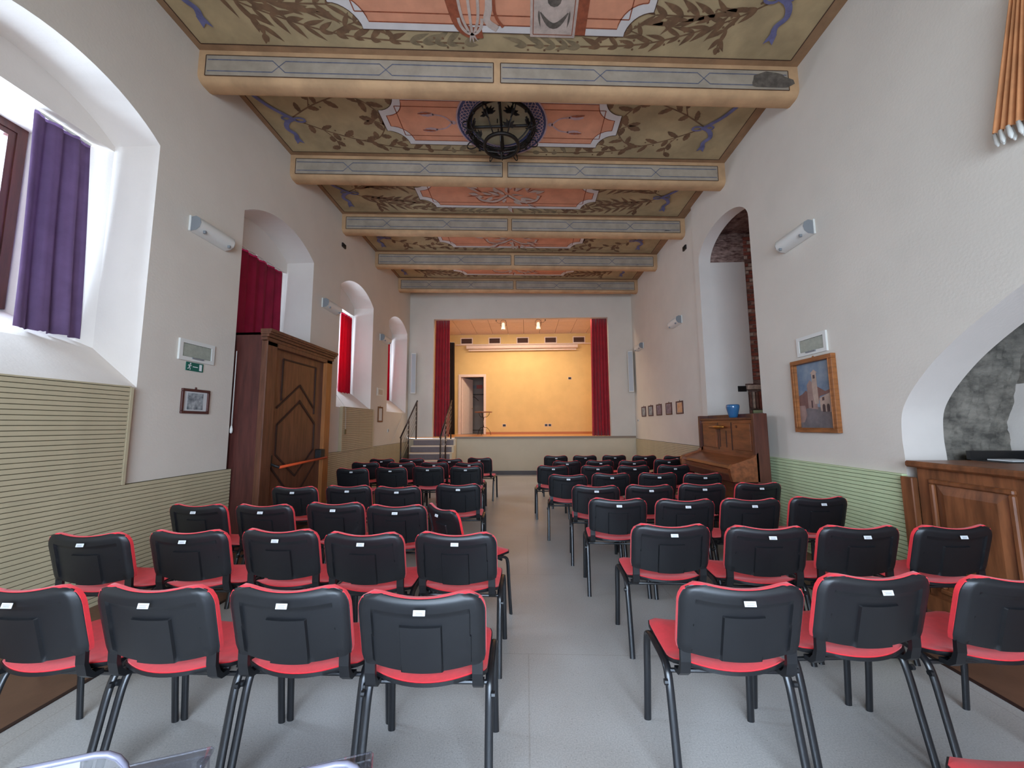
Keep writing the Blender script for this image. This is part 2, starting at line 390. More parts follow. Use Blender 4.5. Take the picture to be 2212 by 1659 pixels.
# tall niche behind the piano
m = MB(); ring = [(A1[0], 0)] + arch1 + [(A1[1], 0)]
m.strip([(XR, y, z) for y, z in ring], [(3.39, y, z) for y, z in ring])
m.build('niche_ring', PLASTER_L, wall_right, smooth=SM)
MB().fill([[(5.28, 0), (A1[0], 0)] + arch1 + [(A1[1], 0), (6.95, 0), (6.95, 4.96), (5.28, 4.96)]], lambda y, z: (3.39, y, z)).build('niche_inner_face', BRICKR, wall_right)
MB().quad((3.39, A1[0] - .02, 0), (4.2, A1[0] - .02, 0), (4.2, A1[0] - .02, 4.95), (3.39, A1[0] - .02, 4.95)).build('niche_side', PLASTER_L, wall_right)
m = MB(); nx, nz = 12, 12
def rough(y, z, x): return x + R.uniform(-.012, .012)
# brick side wall above the plaster panel, uneven surface
g = [[(3.39 + .81 * i / nx, 6.93 + R.uniform(-.015, .015), 0 if j == 0 else 4.2 + .75 * j / nz) for i in range(nx + 1)] for j in range(nz + 1)]
for j in range(nz):
    for i in range(nx): m.quad(g[j][i], g[j][i + 1], g[j + 1][i + 1], g[j + 1][i])
m.quad((3.37, 5.26, 4.945), (4.22, 5.26, 4.945), (4.22, 7.02, 4.945), (3.37, 7.02, 4.945)); m.quad((3.37, 6.97, 0), (4.22, 6.97, 0), (4.22, 6.97, 4.96), (3.37, 6.97, 4.96))
m.build('niche_rough_masonry', BRICKR, wall_right)
m = MB(); m.add([], [])
m.prism([(3.39, 0), (3.90, 0), (3.90, 2.02), (3.86, 2.02), (3.86, 2.14), (4.0, 2.14), (4.0, 4.37), (3.39, 4.37)], lambda x, z: (x, 6.88, z), lambda x, z: (x, 6.92, z))
m.build('niche_plaster_panel', PLASTER_L, wall_right)
# back of the niche: bricks laid one by one
bw = MB().quad((4.18, 5.26, 0), (4.18, 7.0, 0), (4.18, 7.0, 4.96), (4.18, 5.26, 4.96)).build('niche_brickwork', MORTAR, wall_right)
bmesh_cache = {}
def brick(parent, x, y, z, lx, ly, lz, mi):
    key = (round(lx, 3), round(ly, 3), round(lz, 3), mi)
    if key not in bmesh_cache:
        o = MB().cbox(-lx / 2, lx / 2, -ly / 2, ly / 2, -lz / 2, lz / 2, .006).build('brick', BRICKS[mi], parent); bmesh_cache[key] = o.data
    else:
        o = bpy.data.objects.new('brick', bmesh_cache[key]); COL.objects.link(o); o.parent = parent
    o.location = (x, y, z); return o
z = 2.24; k = 0
while z < 4.9:
    x = 4.17
    for ln in ((.085, .07) if k % 2 else (.155,)):
        brick(bw, x - ln / 2, 6.93 + R.uniform(-.006, .006), z, ln - .012, .05, .056, R.choice((0, 0, 1, 2, 3))); x -= ln
    y = 6.86 - (.13 if k % 2 else .0)
    while y > 5.95:
        ln = .24
        brick(bw, 4.172 + R.uniform(-.006, .004), y - ln / 2, z, .03, ln - .012, .058, R.choice((0, 0, 1, 2, 3)))
        y -= ln
    z += .072; k += 1
# flat brick arch with its ledge, low in the niche
led = MB().cbox(3.87, 4.17, 6.80, 6.92, 2.035, 2.11, .01).build('brick_ledge', BRICKS[3], wall_right)
for i in range(5):
    brick(wall_right, 3.945 + i * .054, 6.90, 1.85, .036 + R.uniform(-.004, .004), .05, .29 + R.uniform(-.02, .02), (2, 3, 2, 0, 0)[i])
for i in range(10): brick(wall_right, 3.93, 6.90, 1.0 + i * .072, .05, .05, .058, R.choice((0, 1, 2, 3)))
# vaulted recess behind the counter: rough stone
m = MB(); ring = [(-.2, 0)] + arch2 + [(3.38, 0)]
m.strip([(XR, y, z) for y, z in ring], [(3.52, y + (.0 if y < 1.6 else .0), z) for y, z in ring])
m.build('arch_reveal', PLASTER_L, wall_right, smooth=SM)
MB().fill([[(-.42, 0), (-.2, 0)] + arch2 + [(3.38, 0), (3.52, 0), (3.52, 3.02), (-.42, 3.02)]], lambda y, z: (3.52, y, z)).build('recess_inner_face', STONE, wall_right)
m = MB(); ny, nv = 44, 60
def stone_pt(i, j):
    u = i / ny; x = 3.50 + .70 * u
    zz = 3.1 * j / nv
    return (x, 3.47 - .25 * max(0, zz - 1.3) ** 1.3 * .8 + R.uniform(-.014, .014) + .02 * math.sin(9 * zz + 5 * x) * math.sin(13 * x + 3 * zz), zz)
g = [[stone_pt(i, j) for i in range(ny + 1)] for j in range(nv + 1)]
for j in range(nv):
    for i in range(ny): m.quad(g[j][i], g[j][i + 1], g[j + 1][i + 1], g[j + 1][i])
stone = m.build('stone_vault', STONE, wall_right, smooth=True, weld=True)
m = MB(); m.quad((3.5, -.4, 3.0), (4.3, -.4, 3.0), (4.3, 3.5, 3.0), (3.5, 3.5, 3.0)); m.quad((3.5, -.4, 0), (4.3, -.4, 0), (4.3, -.4, 3), (3.5, -.4, 3))
m.quad((4.16, -.4, 1.75), (4.16, 3.5, 1.75), (4.16, 3.5, 3), (4.16, -.4, 3)); m.build('stone_vault_side', STONE, wall_right)
MB().quad((4.14, -.4, 0), (4.14, 3.5, 0), (4.14, 3.5, 1.76), (4.14, -.4, 1.76)).build('recess_back', PLASTER_L, wall_right)

# ---- back wall around the stage opening
m = MB(); f = lambda x, z: (x, yback(x), z)
OX0, OX1, OZ0, OZ1 = -2.80, 2.50, 1.10, 4.68
m.fill([[(XL, OZ0), (OX0, OZ0), (OX0, OZ1), (OX1, OZ1), (OX1, OZ0), (XRF, OZ0), (XRF, 5.62), (XL, 5.62)]], f)
g2 = lambda x, z: (x, yback(x) + .16, z)
m.quad(f(OX0, OZ0), f(OX0, OZ1), g2(OX0, OZ1), g2(OX0, OZ0)); m.quad(f(OX1, OZ0), f(OX1, OZ1), g2(OX1, OZ1), g2(OX1, OZ0)); m.quad(f(OX0, OZ1), f(OX1, OZ1), g2(OX1, OZ1), g2(OX0, OZ1))
m.fill([[(XL - .3, OZ0), (OX0, OZ0), (OX0, OZ1), (OX1, OZ1), (OX1, OZ0), (XRF + .3, OZ0), (XRF + .3, 5.62), (XL - .3, 5.62)]], g2)
wall_back = struct(m.build('wall_back', PLASTER), 'white proscenium wall around the stage opening')
# ---- rear wall behind the camera with its wide window
m = MB(); m.fill([[(XL - .1, 0), (XR + .2, 0), (XR + .2, 5.62), (XL - .1, 5.62)], [(-2.1, .45), (2.1, .45), (2.1, 3.35), (-2.1, 3.35)]], lambda x, z: (x, YR, z))
wall_rear = struct(m.build('wall_rear', PLASTER), 'white plastered wall behind the camera')
w = thing('window_5', None, None); struct(w, 'wide glazed window behind the camera')
fm = MB()
for (x0, x1, z0, z1) in ((-2.1, 2.1, .45, .53), (-2.1, 2.1, 3.27, 3.35), (-2.1, -2.02, .45, 3.35), (2.02, 2.1, .45, 3.35), (-.74, -.66, .45, 3.35), (.66, .74, .45, 3.35)): fm.box(x0, x1, YR - .06, YR, z0, z1)
fm.build('window_frame', WOODD, w)
for x0, x1 in ((-2.02, -.74), (-.66, .66), (.74, 2.02)): MB().box(x0, x1, YR - .035, YR - .03, .53, 3.27).build('pane', GLASS, w)

# ---- stage box
YS = 14.70
wsb = MB(); wsb.fill([[(-3.9, 1.10), (-2.53, 1.10), (-2.53, 3.30), (-1.61, 3.30), (-1.61, 1.10), (3.6, 1.10), (3.6, 4.97), (-3.9, 4.97)]], lambda x, z: (x, YS, z))
wall_stage = struct(wsb.build('wall_stage_back', YELLOW), 'warm yellow wall at the back of the stage')
struct(MB().quad((-3.7, 11.55, 1.1), (-3.7, YS, 1.1), (-3.7, YS, 4.97), (-3.7, 11.55, 4.97)).build('wall_stage_left', YELLOW), 'yellow side wall at the left of the stage')
struct(MB().quad((3.35, 11.55, 1.1), (3.35, YS, 1.1), (3.35, YS, 4.97), (3.35, 11.55, 4.97)).build('wall_stage_right', YELLOW), 'yellow side wall at the right of the stage')
cs = struct(MB().box(-3.7, 3.35, 11.6, YS, 4.975, 5.0).build('ceiling_stage', SANDL), 'pink-white tiled ceiling over the stage')
tile_me = None
for i in range(12):
    for j in range(6):
        x = -3.66 + .6 * i; y = YS - .02 - .6 * j
        if x + .59 > 3.4 or y - .59 < 11.66: continue
        if tile_me is None:
            o = MB().cbox(0, .588, -.588, 0, -.02, 0, .004).build('tile', TILE, cs); tile_me = o.data
        else:
            o = bpy.data.objects.new('tile', tile_me); COL.objects.link(o); o.parent = cs
        o.location = (x, y, 4.978)
struct(MB().box(-1.61, 3.35, YS - .025, YS, 1.10, 1.18).build('baseboard_stage', mat('skirting_orange', rgb(190, 116, 62), .5)), 'orange-brown skirting at the foot of the yellow wall')
stage = thing('stage', 'raised stage with cream front and wooden floor', 'stage')
MB().box(-3.68, 3.33, 11.68, YS - .01, 1.06, 1.10).box(-2.8, 2.5, 11.5, 11.68, 1.06, 1.10).build('deck', STAGEW, stage)
m = MB(); m.quad((-3.54, yback(-3.54), 0), (3.22, yback(3.22), 0), (3.22, yback(3.22), 1.06), (-3.54, yback(-3.54), 1.06)); m.build('front_panel', PLASTER_B, stage)
m = MB(); m.add([(-2.12, yback(-2.1) - .035, 1.045), (3.2, yback(3.2) - .035, 1.045), (3.2, 11.56, 1.045), (-2.12, 11.5, 1.045), (-2.12, yback(-2.1) - .035, 1.105), (3.2, yback(3.2) - .035, 1.105), (3.2, 11.56, 1.105), (-2.12, 11.5, 1.105)], [(0, 3, 2, 1), (4, 5, 6, 7), (0, 1, 5, 4), (1, 2, 6, 5), (2, 3, 7, 6), (3, 0, 4, 7)])
m.build('edge_nosing', mat('stage_edge', rgb(146, 126, 106), .5), stage)
m = MB(); m.add([(-2.1, yback(-2.1) - .015, 0), (3.2, yback(3.2) - .015, 0), (3.2, yback(3.2) - .015, .11), (-2.1, yback(-2.1) - .015, .11), (-2.1, yback(-2.1), .11), (3.2, yback(3.2), .11)], [(0, 1, 2, 3), (3, 2, 5, 4)])
struct(m.build('baseboard_back', SKIRT), 'dark grey skirting along the stage front')

# ---- room behind the stage door
br = MB(); br.quad((-3.3, 16.6, 1.1), (-.9, 16.6, 1.1), (-.9, 16.6, 3.9), (-3.3, 16.6, 3.9)); br.quad((-3.3, YS, 1.1), (-3.3, 16.6, 1.1), (-3.3, 16.6, 3.9), (-3.3, YS, 3.9)); br.quad((-1.3, YS + .02, 1.1), (-1.3, 16.6, 1.1), (-1.3, 16.6, 3.9), (-1.3, YS + .02, 3.9)); br.quad((-3.3, YS, 3.9), (-.9, YS, 3.9), (-.9, 16.6, 3.9), (-3.3, 16.6, 3.9)); br.quad((-3.3, YS, 1.1), (-.9, YS, 1.1), (-.9, 16.6, 1.1), (-3.3, 16.6, 1.1))
struct(br.build('wall_backroom', DIMROOM), 'dim beige room seen through the stage door')

# ---- ceiling with painted bays and beams
SK = 0.0729
BEAM = [3.928 + 1.645 * i for i in range(-4, 5)]
ceiling = struct(MB().quad((XL - .1, YR, ZC), (XRF + .1, YR, ZC), (XRF + .1, 11.62, ZC), (XL - .1, 11.62, ZC)).build('ceiling', OLIVE), 'frescoed ceiling with garlands and orange panels between beams')
prof = [(0, ZC + .02), (0, 5.27)] + [(.08 - .08 * math.cos(a), 5.27 - .08 * math.sin(a)) for a in (PI / 8, PI / 4, 3 * PI / 8, PI / 2)] + [(.17, 5.19), (.205, 5.205), (.22, 5.24), (.22, ZC + .02)]
def flat(name, m2, mt, parent): return m2.build(name, mt, parent)
def line2(pts, w):          # polyline -> quads in 2d
    out = []; P = [Vector(p) for p in pts]; n = len(P); Ls = []; Rs = []
    for i in range(n):
        d = (P[min(i + 1, n - 1)] - P[max(i - 1, 0)]); d.normalize(); nn = Vector((-d.y, d.x))
        ww = w[i] if isinstance(w, (list, tuple)) else w
        Ls.append(P[i] + nn * ww / 2); Rs.append(P[i] - nn * ww / 2)
    return [(Ls[i], Ls[i + 1], Rs[i + 1], Rs[i]) for i in range(n - 1)]
def rect2(a, b_, c, e, w): return line2([(a, c), (b_, c)], w) + line2([(a, e), (b_, e)], w) + line2([(a, c), (a, e)], w) + line2([(b_, c), (b_, e)], w)
def put(m2, quads, f3, jit=0.0, ax=2):
    for n_, q in enumerate(quads):
        P_ = [list(f3(p[0], p[1])) for p in q]
        if jit:
            for w in P_: w[ax] -= jit * (n_ // 7)
        m2.add(P_, [tuple(range(len(q)))])
    return m2
UC = -0.29
for i, b0 in enumerate(BEAM):
    if b0 < YR - .3: continue
    m = MB(); A = [(-3.6, b0 + o + SK * -3.6, z) for o, z in prof]; B = [(3.3, b0 + o + SK * 3.3, z) for o, z in prof]
    m.strip(A, B); bo = m.build('ceiling_beam', SAND, ceiling, smooth=SM)
    if b0 < 3: continue
    def bf(u, z, k=1): return (u, b0 + SK * u - .0015 * k, z)
    ue = 3.06 if i in (4, 5) else 3.12
    pl_ = MB(); ol = MB(); sl = MB()
    for (a, b_, fr) in ((-3.46, UC - .04, (.25, .62)), (UC + .04, ue, (.34, .70))):
        put(pl_, [((a, 5.245), (b_, 5.245), (b_, 5.49), (a, 5.49))], lambda u, z: bf(u, z, 1))
        put(ol, rect2(a, b_, 5.245, 5.49, .010), lambda u, z: bf(u, z, 2))
        zt, zb_ = 5.435, 5.30; w2 = .07; cur = a + .02; t_pts = [(cur, zt)]; b_pts = [(cur, zb_)]; sgn = 1
        for fx in fr:
            cx = a + (b_ - a) * fx
            t_pts += [(cx - w2, zt if sgn > 0 else zb_), (cx + w2, zb_ if sgn > 0 else zt)]
            b_pts += [(cx - w2, zb_ if sgn > 0 else zt), (cx + w2, zt if sgn > 0 else zb_)]; sgn = -sgn
        t_pts.append((b_ - .02, zt if sgn > 0 else zb_)); b_pts.append((b_ - .02, zb_ if sgn > 0 else zt))
        for pp in (t_pts, b_pts): put(sl, line2(pp, .013), lambda u, z: bf(u, z, 2.5))
    pl_.build('painted_panel', FPANEL, bo); ol.build('painted_outline', FLINE, bo); sl.build('painted_interlace', FSLATE, bo)
    if i in (4, 6, 7):        # damp stains at the right-hand ends
        cu, cz, ru, rz = ((2.86, 5.33, .23, .15), (2.86, 5.24, .10, .06), (2.72, 5.255, .05, .03))[(4, 6, 7).index(i)]
        pts = [(cu + ru * (1 + R.uniform(-.18, .18)) * math.cos(2 * PI * t / 20), max(5.275, cz + rz * (1 + R.uniform(-.18, .18)) * math.sin(2 * PI * t / 20))) for t in range(20)]
        MB().fill([pts], lambda u, z: bf(u, z, 4)).build('damp_stain', DAMP, bo)
# brown border band and dark line where ceiling meets walls and beams
def cp(u, v, k=1): return (u, v + SK * u, ZC - .0015 * k)
bd = MB(); bl = MB()
for i in range(3, 8):
    va, vb = BEAM[i] + .22, BEAM[i + 1]
    for (a, b_, c, e) in ((XL, XL + .07, va + .07, vb - .07), (3.05, XRF + .05, va + .07, vb - .07), (XL, XRF, vb - .07, vb), (XL, XRF, va, va + .07)):
        put(bd, [((a, c), (b_, c), (b_, e), (a, e))], cp)
    put(bl, rect2(XL + .075, 3.05, va + .075, vb - .075, .012), lambda u, v: cp(u, v, 2))
bd.build('painted_border', SANDL, ceiling); bl.build('painted_border_line', FLINE, ceiling)

def notched(c, v0, hu, hv, r, n=8):       # rectangle with concave quarter-round corners
    pts = []
    for (sx, sy, a0) in ((1, 1, -PI), (-1, 1, -PI / 2), (-1, -1, 0), (1, -1, PI / 2)):
        cx, cy = c + sx * hu, v0 + sy * hv
        arc = [(cx + r * math.cos(a), cy + r * math.sin(a)) for a in [(a0 - PI / 2 * t / n) for t in range(n + 1)]]
        if (sx, sy) == (1, 1): arc = [(cx + r * math.cos(a), cy + r * math.sin(a)) for a in [(-PI / 2 - PI / 2 * t / n) for t in range(n + 1)]]
        if (sx, sy) == (-1, 1): arc = [(cx + r * math.cos(a), cy + r * math.sin(a)) for a in [(0 - PI / 2 * t / n) for t in range(n + 1)]]
        if (sx, sy) == (-1, -1): arc = [(cx + r * math.cos(a), cy + r * math.sin(a)) for a in [(PI / 2 - PI / 2 * t / n) for t in range(n + 1)]]
        if (sx, sy) == (1, -1): arc = [(cx + r * math.cos(a), cy + r * math.sin(a)) for a in [(PI - PI / 2 * t / n) for t in range(n + 1)]]
        pts += arc
    return pts
def leaf(p, ang, ln, wd, oak=False):
    n = 7; L_ = []; Rr = []; c, s_ = math.cos(ang), math.sin(ang); bend = R.uniform(-.15, .15) * ln
    for t in range(n + 1):
        x = t / n
        if oak: w = wd * (math.sin(PI * min(1, x * .92 + .05)) ** .6) * (1 + .22 * (t % 2))
        else: w = wd * math.sin(PI * x ** .75) ** 1.1
        y = bend * x * x
        for lst, sg in ((L_, 1), (Rr, -1)):
            lx, ly = x * ln, y + sg * w / 2
            lst.append((p[0] + lx * c - ly * s_, p[1] + lx * s_ + ly * c))
    return [(L_[t], L_[t + 1], Rr[t + 1], Rr[t]) for t in range(n)]
def smooth_path(pts, n=6):
    P = [Vector(p) for p in pts]; out = []
    for i in range(len(P) - 1):
        p0, p1, p2, p3 = P[max(i - 1, 0)], P[i], P[i + 1], P[min(i + 2, len(P) - 1)]
        for t in range(n):
            x = t / n
            out.append(.5 * ((2 * p1) + (p2 - p0) * x + (2 * p0 - 5 * p1 + 4 * p2 - p3) * x * x + (3 * p1 - p0 - 3 * p2 + p3) * x ** 3))
    out.append(P[-1]); return out
def garland(kind):          # quads in local coords: a = distance from knot towards the centre, b = distance from bay centre line
    lq, sq, gq = [], [], []
    oak = kind == 'oak'
    main = smooth_path([(0, .02), (.35, .22), (.75, .38), (1.2, .50), (1.75, .545), (2.45, .55)])
    b2 = smooth_path([(.75, .38), (.98, .34), (1.12, .2), (1.16, .08), (1.0, -.02)]) if oak else smooth_path([(.3, .18), (.7, .2), (1.15, .2)])
    b3 = smooth_path([(.3, .2), (.38, .38), (.36, .55)])
    b4 = smooth_path([(1.1, .47), (1.4, .36), (1.65, .42)])
    sq += line2(main, .018) + line2(b2, .016) + line2(b3, .014) + line2(b4, .012)
    def leaves(path, step, ln, wd, target, start=0.0, fade=1.0):
        acc = start; last = path[0]; side = 1
        for i in range(1, len(path)):
            d = path[i] - path[i - 1]; acc += d.length
            if acc >= step:
                acc = 0; a = math.atan2(d.y, d.x)
                for sg in ((1, -1) if not oak else (side,)):
                    s_ = ln * R.uniform(.75, 1.2)
                    q = (path[i].x, path[i].y)
                    ang = a + sg * R.uniform(.35, .75) * (1.5 if oak else 1)
                    if q[1] + math.sin(ang) * s_ > .615: s_ *= .55; ang = a + sg * .18
                    (gq if q[0] > 1.75 else lq).extend(leaf(q, ang, s_, wd * R.uniform(.8, 1.15), oak))
                    if R.random() < .35:
                        c_ = (q[0] + R.uniform(-.05, .05), q[1] - sg * .05); gg = [(c_[0] + .014 * math.cos(t), c_[1] + .014 * math.sin(t)) for t in (0, 1.05, 2.1, 3.14, 4.2, 5.25)]
                        lq.append(tuple(gg))
                side = -side
    ln, wd = (.17, .07) if oak else (.25, .055)
    leaves(main, .11 if oak else .12, ln, wd, lq); leaves(b2, .10, ln, wd, lq); leaves(b3, .09, ln * .8, wd, lq); leaves(b4, .09, ln * .8, wd, lq)
    if not oak:
        for t in range(9): lq.extend(leaf((.2 + .1 * t, .12 + .02 * t), R.uniform(-.1, .35), .27, .05))
    return lq, sq, gq
def ribbon():
    q = []
    q += line2(smooth_path([(0, 0), (-.10, -.10), (-.2, -.22), (-.3, -.42)]), .055)
    q += line2(smooth_path([(0, 0), (-.12, .06), (-.18, .17), (-.13, .27), (-.16, .36)]), [.05] * 5 + [.06] * 40)
    q += [((-.19, .34), (-.12, .33), (-.1, .45), (-.15, .41), (-.21, .46))]
    for sg in (1, -1): q += line2([(sg * .075 + .07 * math.cos(t * PI / 6), .01 * sg + .035 * math.sin(t * PI / 6)) for t in range(13)], .028)
    return q
KN = 2.79
for i in range(3, 8):
    va, vb = BEAM[i] + .22, BEAM[i + 1]; vc = (va + vb) / 2
    kind = 'oak' if i in (4, 6) else 'lance'
    m = MB(); o1 = notched(UC, vc, 1.61, .425, .25); o2 = notched(UC, vc, 1.53, .345, .255)
    m.fill([o1, o2], lambda u, v: cp(u, v, 5)); m.build('painted_white_frame', FWHITE, ceiling)
    MB().fill([o2], lambda u, v: cp(u, v, 5)).build('painted_orange_panel', ORANGE, ceiling)
    m = MB(); lp = o2 + [o2[0]]; put(m, line2(lp, .012), lambda u, v: cp(u, v, 6)); put(m, rect2(UC - 1.38, UC + 1.38, vc - .25, vc + .25, .012), lambda u, v: cp(u, v, 6)); m.build('painted_red_line', FRED, ceiling)
    m = MB(); lp = o1 + [o1[0]]; put(m, line2(lp, .008), lambda u, v: cp(u, v, 6)); m.build('painted_frame_line', FLINE, ceiling)
    gl, gs, gg, gr = MB(), MB(), MB(), MB()
    for su in (1, -1):
        for sv in (1, -1):
            lq, sq, gq = garland(kind)
            fn = lambda a, b_, k, su=su, sv=sv: cp(UC - su * (KN - a), vc + sv * b_, k)
            put(gl, lq, lambda a, b_: fn(a, b_, 2.2), 1.5e-5); put(gs, sq, lambda a, b_: fn(a, b_, 1.5), 4e-6); put(gg, gq, lambda a, b_: fn(a, b_, 2.2), 1.5e-5)
        put(gr, ribbon(), lambda a, b_: cp(UC - su * (KN - a), vc + b_, 10), 5e-5)
    gl.build('painted_leaves', FLEAF, ceiling); gs.build('painted_stems', FLEAF, ceiling); gg.build('painted_pale_leaves', FLEAFG, ceiling); gr.build('painted_ribbon', FBLUE, ceiling)
    # central motif of each bay
    cm, dk, mp = MB(), MB(), lambda k: (lambda u, v: cp(u, v, k + 3))
    if i == 3:
        # pedestal with swag, and the foot of a lyre
        put(dk, [((.18, vc - .4), (.66, vc - .4), (.66, vc + .42), (.18, vc + .42))], mp(4))
        put(cm, [((.08, vc - .4), (.55, vc - .4), (.55, vc + .45), (.08, vc + .45))], mp(5))
        gs_ = MB(); sw = [(.18 + .28 * t / 10, vc + .2 + .13 * math.sin(PI * t / 10)) for t in range(11)]
        put(gs_, line2(sw, [.012 + .05 * math.sin(PI * t / 10) for t in range(11)]), mp(6)); put(gs_, leaf((.165, vc + .18), PI / 2, .17, .022), mp(6.2)); put(gs_, leaf((.475, vc + .18), PI / 2, .17, .022), mp(6.2)); put(gs_, [tuple((.315 + .07 * math.cos(t * PI / 6), vc + .08 + .07 * math.sin(t * PI / 6)) for t in range(12))], mp(6)); gs_.build('painted_swag', DAMP, ceiling)
        put(dk, rect2(.11, .52, vc - .38, vc + .42, .008), mp(6))
        put(dk, line2(smooth_path([(-.72, vc - .1), (-.66, vc + .3), (-.56, vc + .42), (-.42, vc + .42)]), .12), mp(4))
        for off in (-.1, .0, .1): put(cm, line2(smooth_path([(-.53 + off, vc - .4), (-.53 + off * .9, vc + .2), (-.53 + off * .3, vc + .42)]), .028), mp(5))
        put(cm, line2([(-.53 + .12 * math.cos(PI + PI * t / 12), vc + .28 - .16 * math.sin(PI + PI * t / 12)) for t in range(13)], .03), mp(5))
        for a in (-.4, 0, .4): put(cm, leaf((-.53, vc + .42), PI / 2 - a, .12, .02), mp(5))
        put(cm, line2(smooth_path([(-.3, vc - .3), (-.33, vc + .15), (-.36, vc + .3), (-.26, vc + .38)]), .07), mp(5)); put(dk, line2(smooth_path([(-.25, vc - .2), (-.28, vc + .2), (-.2, vc + .36)]), .03), mp(5.5))
    elif i == 4:
        # dark blue medallion with interlace, tassels left and right
        put(dk, [], mp(4)); md = MB(); C = [(UC + .62 * math.cos(2 * PI * t / 40), vc + .62 * math.sin(2 * PI * t / 40)) for t in range(40)]
        md.fill([C], mp(4)); md.build('painted_medallion', FDEEP, ceiling)
        put(cm, line2([(UC + .61 * math.cos(2 * PI * t / 48), vc + .61 * math.sin(2 * PI * t / 48)) for t in range(49)], .02), mp(5))
        put(cm, line2([(UC + .43 * math.cos(2 * PI * t / 48), vc + .43 * math.sin(2 * PI * t / 48)) for t in range(49)], .015), mp(5))
        for ph in range(4):
            put(cm, line2([(UC + (.51 + .055 * math.sin(14 * a + ph * PI / 2)) * math.cos(a), vc + (.51 + .055 * math.sin(14 * a + ph * PI / 2)) * math.sin(a)) for a in [2 * PI * t / 160 for t in range(161)]], .011), mp(5))
        for su in (1, -1):
            put(cm, [tuple((UC + su * .66 + .035 * math.cos(t), vc + .035 * math.sin(t)) for t in (0, .8, 1.6, 2.4, 3.2, 4, 4.8, 5.6))], mp(5))
            for sv in (1, -1):
                put(cm, line2(smooth_path([(UC + su * .68, vc), (UC + su * .78, vc + sv * .1), (UC + su * .92, vc + sv * .13)]), .022), mp(5))
                put(cm, leaf((UC + su * .9, vc + sv * .13), 0 if su > 0 else PI, .2, .07, True), mp(5)); put(dk, leaf((UC + su * .93, vc + sv * .15), 0 if su > 0 else PI, .18, .03, True), mp(5.5))
    else:
        rr = random.Random(30 + i)      # arabesque of scrolls and limbs
        for t in range(26):
            a = rr.uniform(0, 2 * PI); r_ = rr.uniform(.05, .5)
            p = (UC + r_ * 1.3 * math.cos(a), vc + .34 * math.sin(a) * r_ / .5)
            (put(cm, leaf(p, a + rr.uniform(-.6, .6), rr.uniform(.16, .3), rr.uniform(.05, .09)), mp(5 + .08 * t)))
            (put(dk, leaf((p[0] + .02, p[1] + .02), a + rr.uniform(-.6, .6), rr.uniform(.14, .26), rr.uniform(.02, .035)), mp((4.5 if t % 2 else 5.54) + .08 * t)))
        for su in (1, -1): put(cm, line2(smooth_path([(UC, vc), (UC + su * .25, vc + .2), (UC + su * .5, vc + .15), (UC + su * .55, vc)]), .05), mp(5)); put(dk, line2(smooth_path([(UC, vc + .04), (UC + su * .25, vc + .25), (UC + su * .5, vc + .2), (UC + su * .6, vc)]), .02), mp(5.5))
    cm.build('painted_motif', FSTONE if i != 4 else FPINK, ceiling)
    if dk.v: dk.build('painted_motif_shadow', FRED, ceiling)

# ---- wainscot of horizontal slats
slat_cache = {}
def wainscot(name, label, x, out, y0, y1, z0, z1, ms, mg, pitch=.036, frame=True, dpt=.03):
    a, b_ = (x, x + out * (dpt - .012)) if out > 0 else (x + out * (dpt - .012), x)
    t = struct(MB().box(a, b_, y0, y1, z0, z1).build(name, mg), label)
    n = int(round((z1 - z0) / pitch)); p = (z1 - z0) / n; ln = y1 - y0
    key = (round(ln, 3), round(p, 4), ms.name)
    for i in range(n):
        if key not in slat_cache:
            o = MB().cbox(-.006, .006, 0, ln, .0, p - .0048, .0015).build('slat', ms, t); slat_cache[key] = o.data
        else:
            o = bpy.data.objects.new('slat', slat_cache[key]); COL.objects.link(o); o.parent = t
        o.location = (x + out * (dpt - .006), y0, z0 + i * p)
    c0, c1 = sorted((x, x + out * (dpt + .004)))
    if frame:
        for yy in (y0 - .025, y1): MB().box(c0, c1, yy, yy + .025, z0, z1).build('edge_strip', ms, t)
        MB().box(c0, c1, y0, y1, z1, z1 + .012).build('cap', ms, t)
    return t
wainscot('trim_1', 'cream slatted wainscot before the dark door, left wall', XL, 1, 1.2, 4.52, 0, .945, SLAT_L, GROOVE, frame=False)
wainscot('trim_2', 'tall cream slatted panel under the nearest window', XL, 1, 1.55, 3.26, .945, 1.79, SLAT_L, GROOVE, dpt=.045)
wainscot('trim_3', 'cream slatted wainscot from the dark door to the stage stairs', XL, 1, 6.16, 11.4, 0, .965, SLAT_L, GROOVE, frame=False)
wainscot('trim_4', 'tall cream slatted panel under the third window', XL, 1, 7.2, 8.66, .965, 1.80, SLAT_L, GROOVE, dpt=.06)
wainscot('trim_5', 'pale green slatted wainscot between piano and wooden counter', XR, -1, 3.40, 5.26, 0, 1.0, SLAT_G, GROOVE_G, dpt=.04)
wainscot('trim_6', 'pale slatted wainscot under the small pictures, right wall', XRF, -1, 7.1, 11.4, 0, 1.03, SLAT_L, GROOVE, frame=False, dpt=.04)
t7 = struct(MB().box(3.965, 4.17, 6.885, 6.91, .9, 1.68).build('trim_7', GROOVE_G), 'small pale green slatted panel inside the tall niche')
for i in range(18): MB().cbox(3.965, 4.17, 6.870, 6.886, .9 + i * .0432, .9 + i * .0432 + .038, .0015).build('slat', SLAT_G, t7)
MB().box(4.06, 4.17, 6.862, 6.868, 1.53, 1.63).build('notice', WHITEPL, t7)
MB().box(4.072, 4.165, 6.858, 6.862, 1.545, 1.61).build('notice_blue', mat('notice_blue', rgb(60, 96, 150), .5), t7)

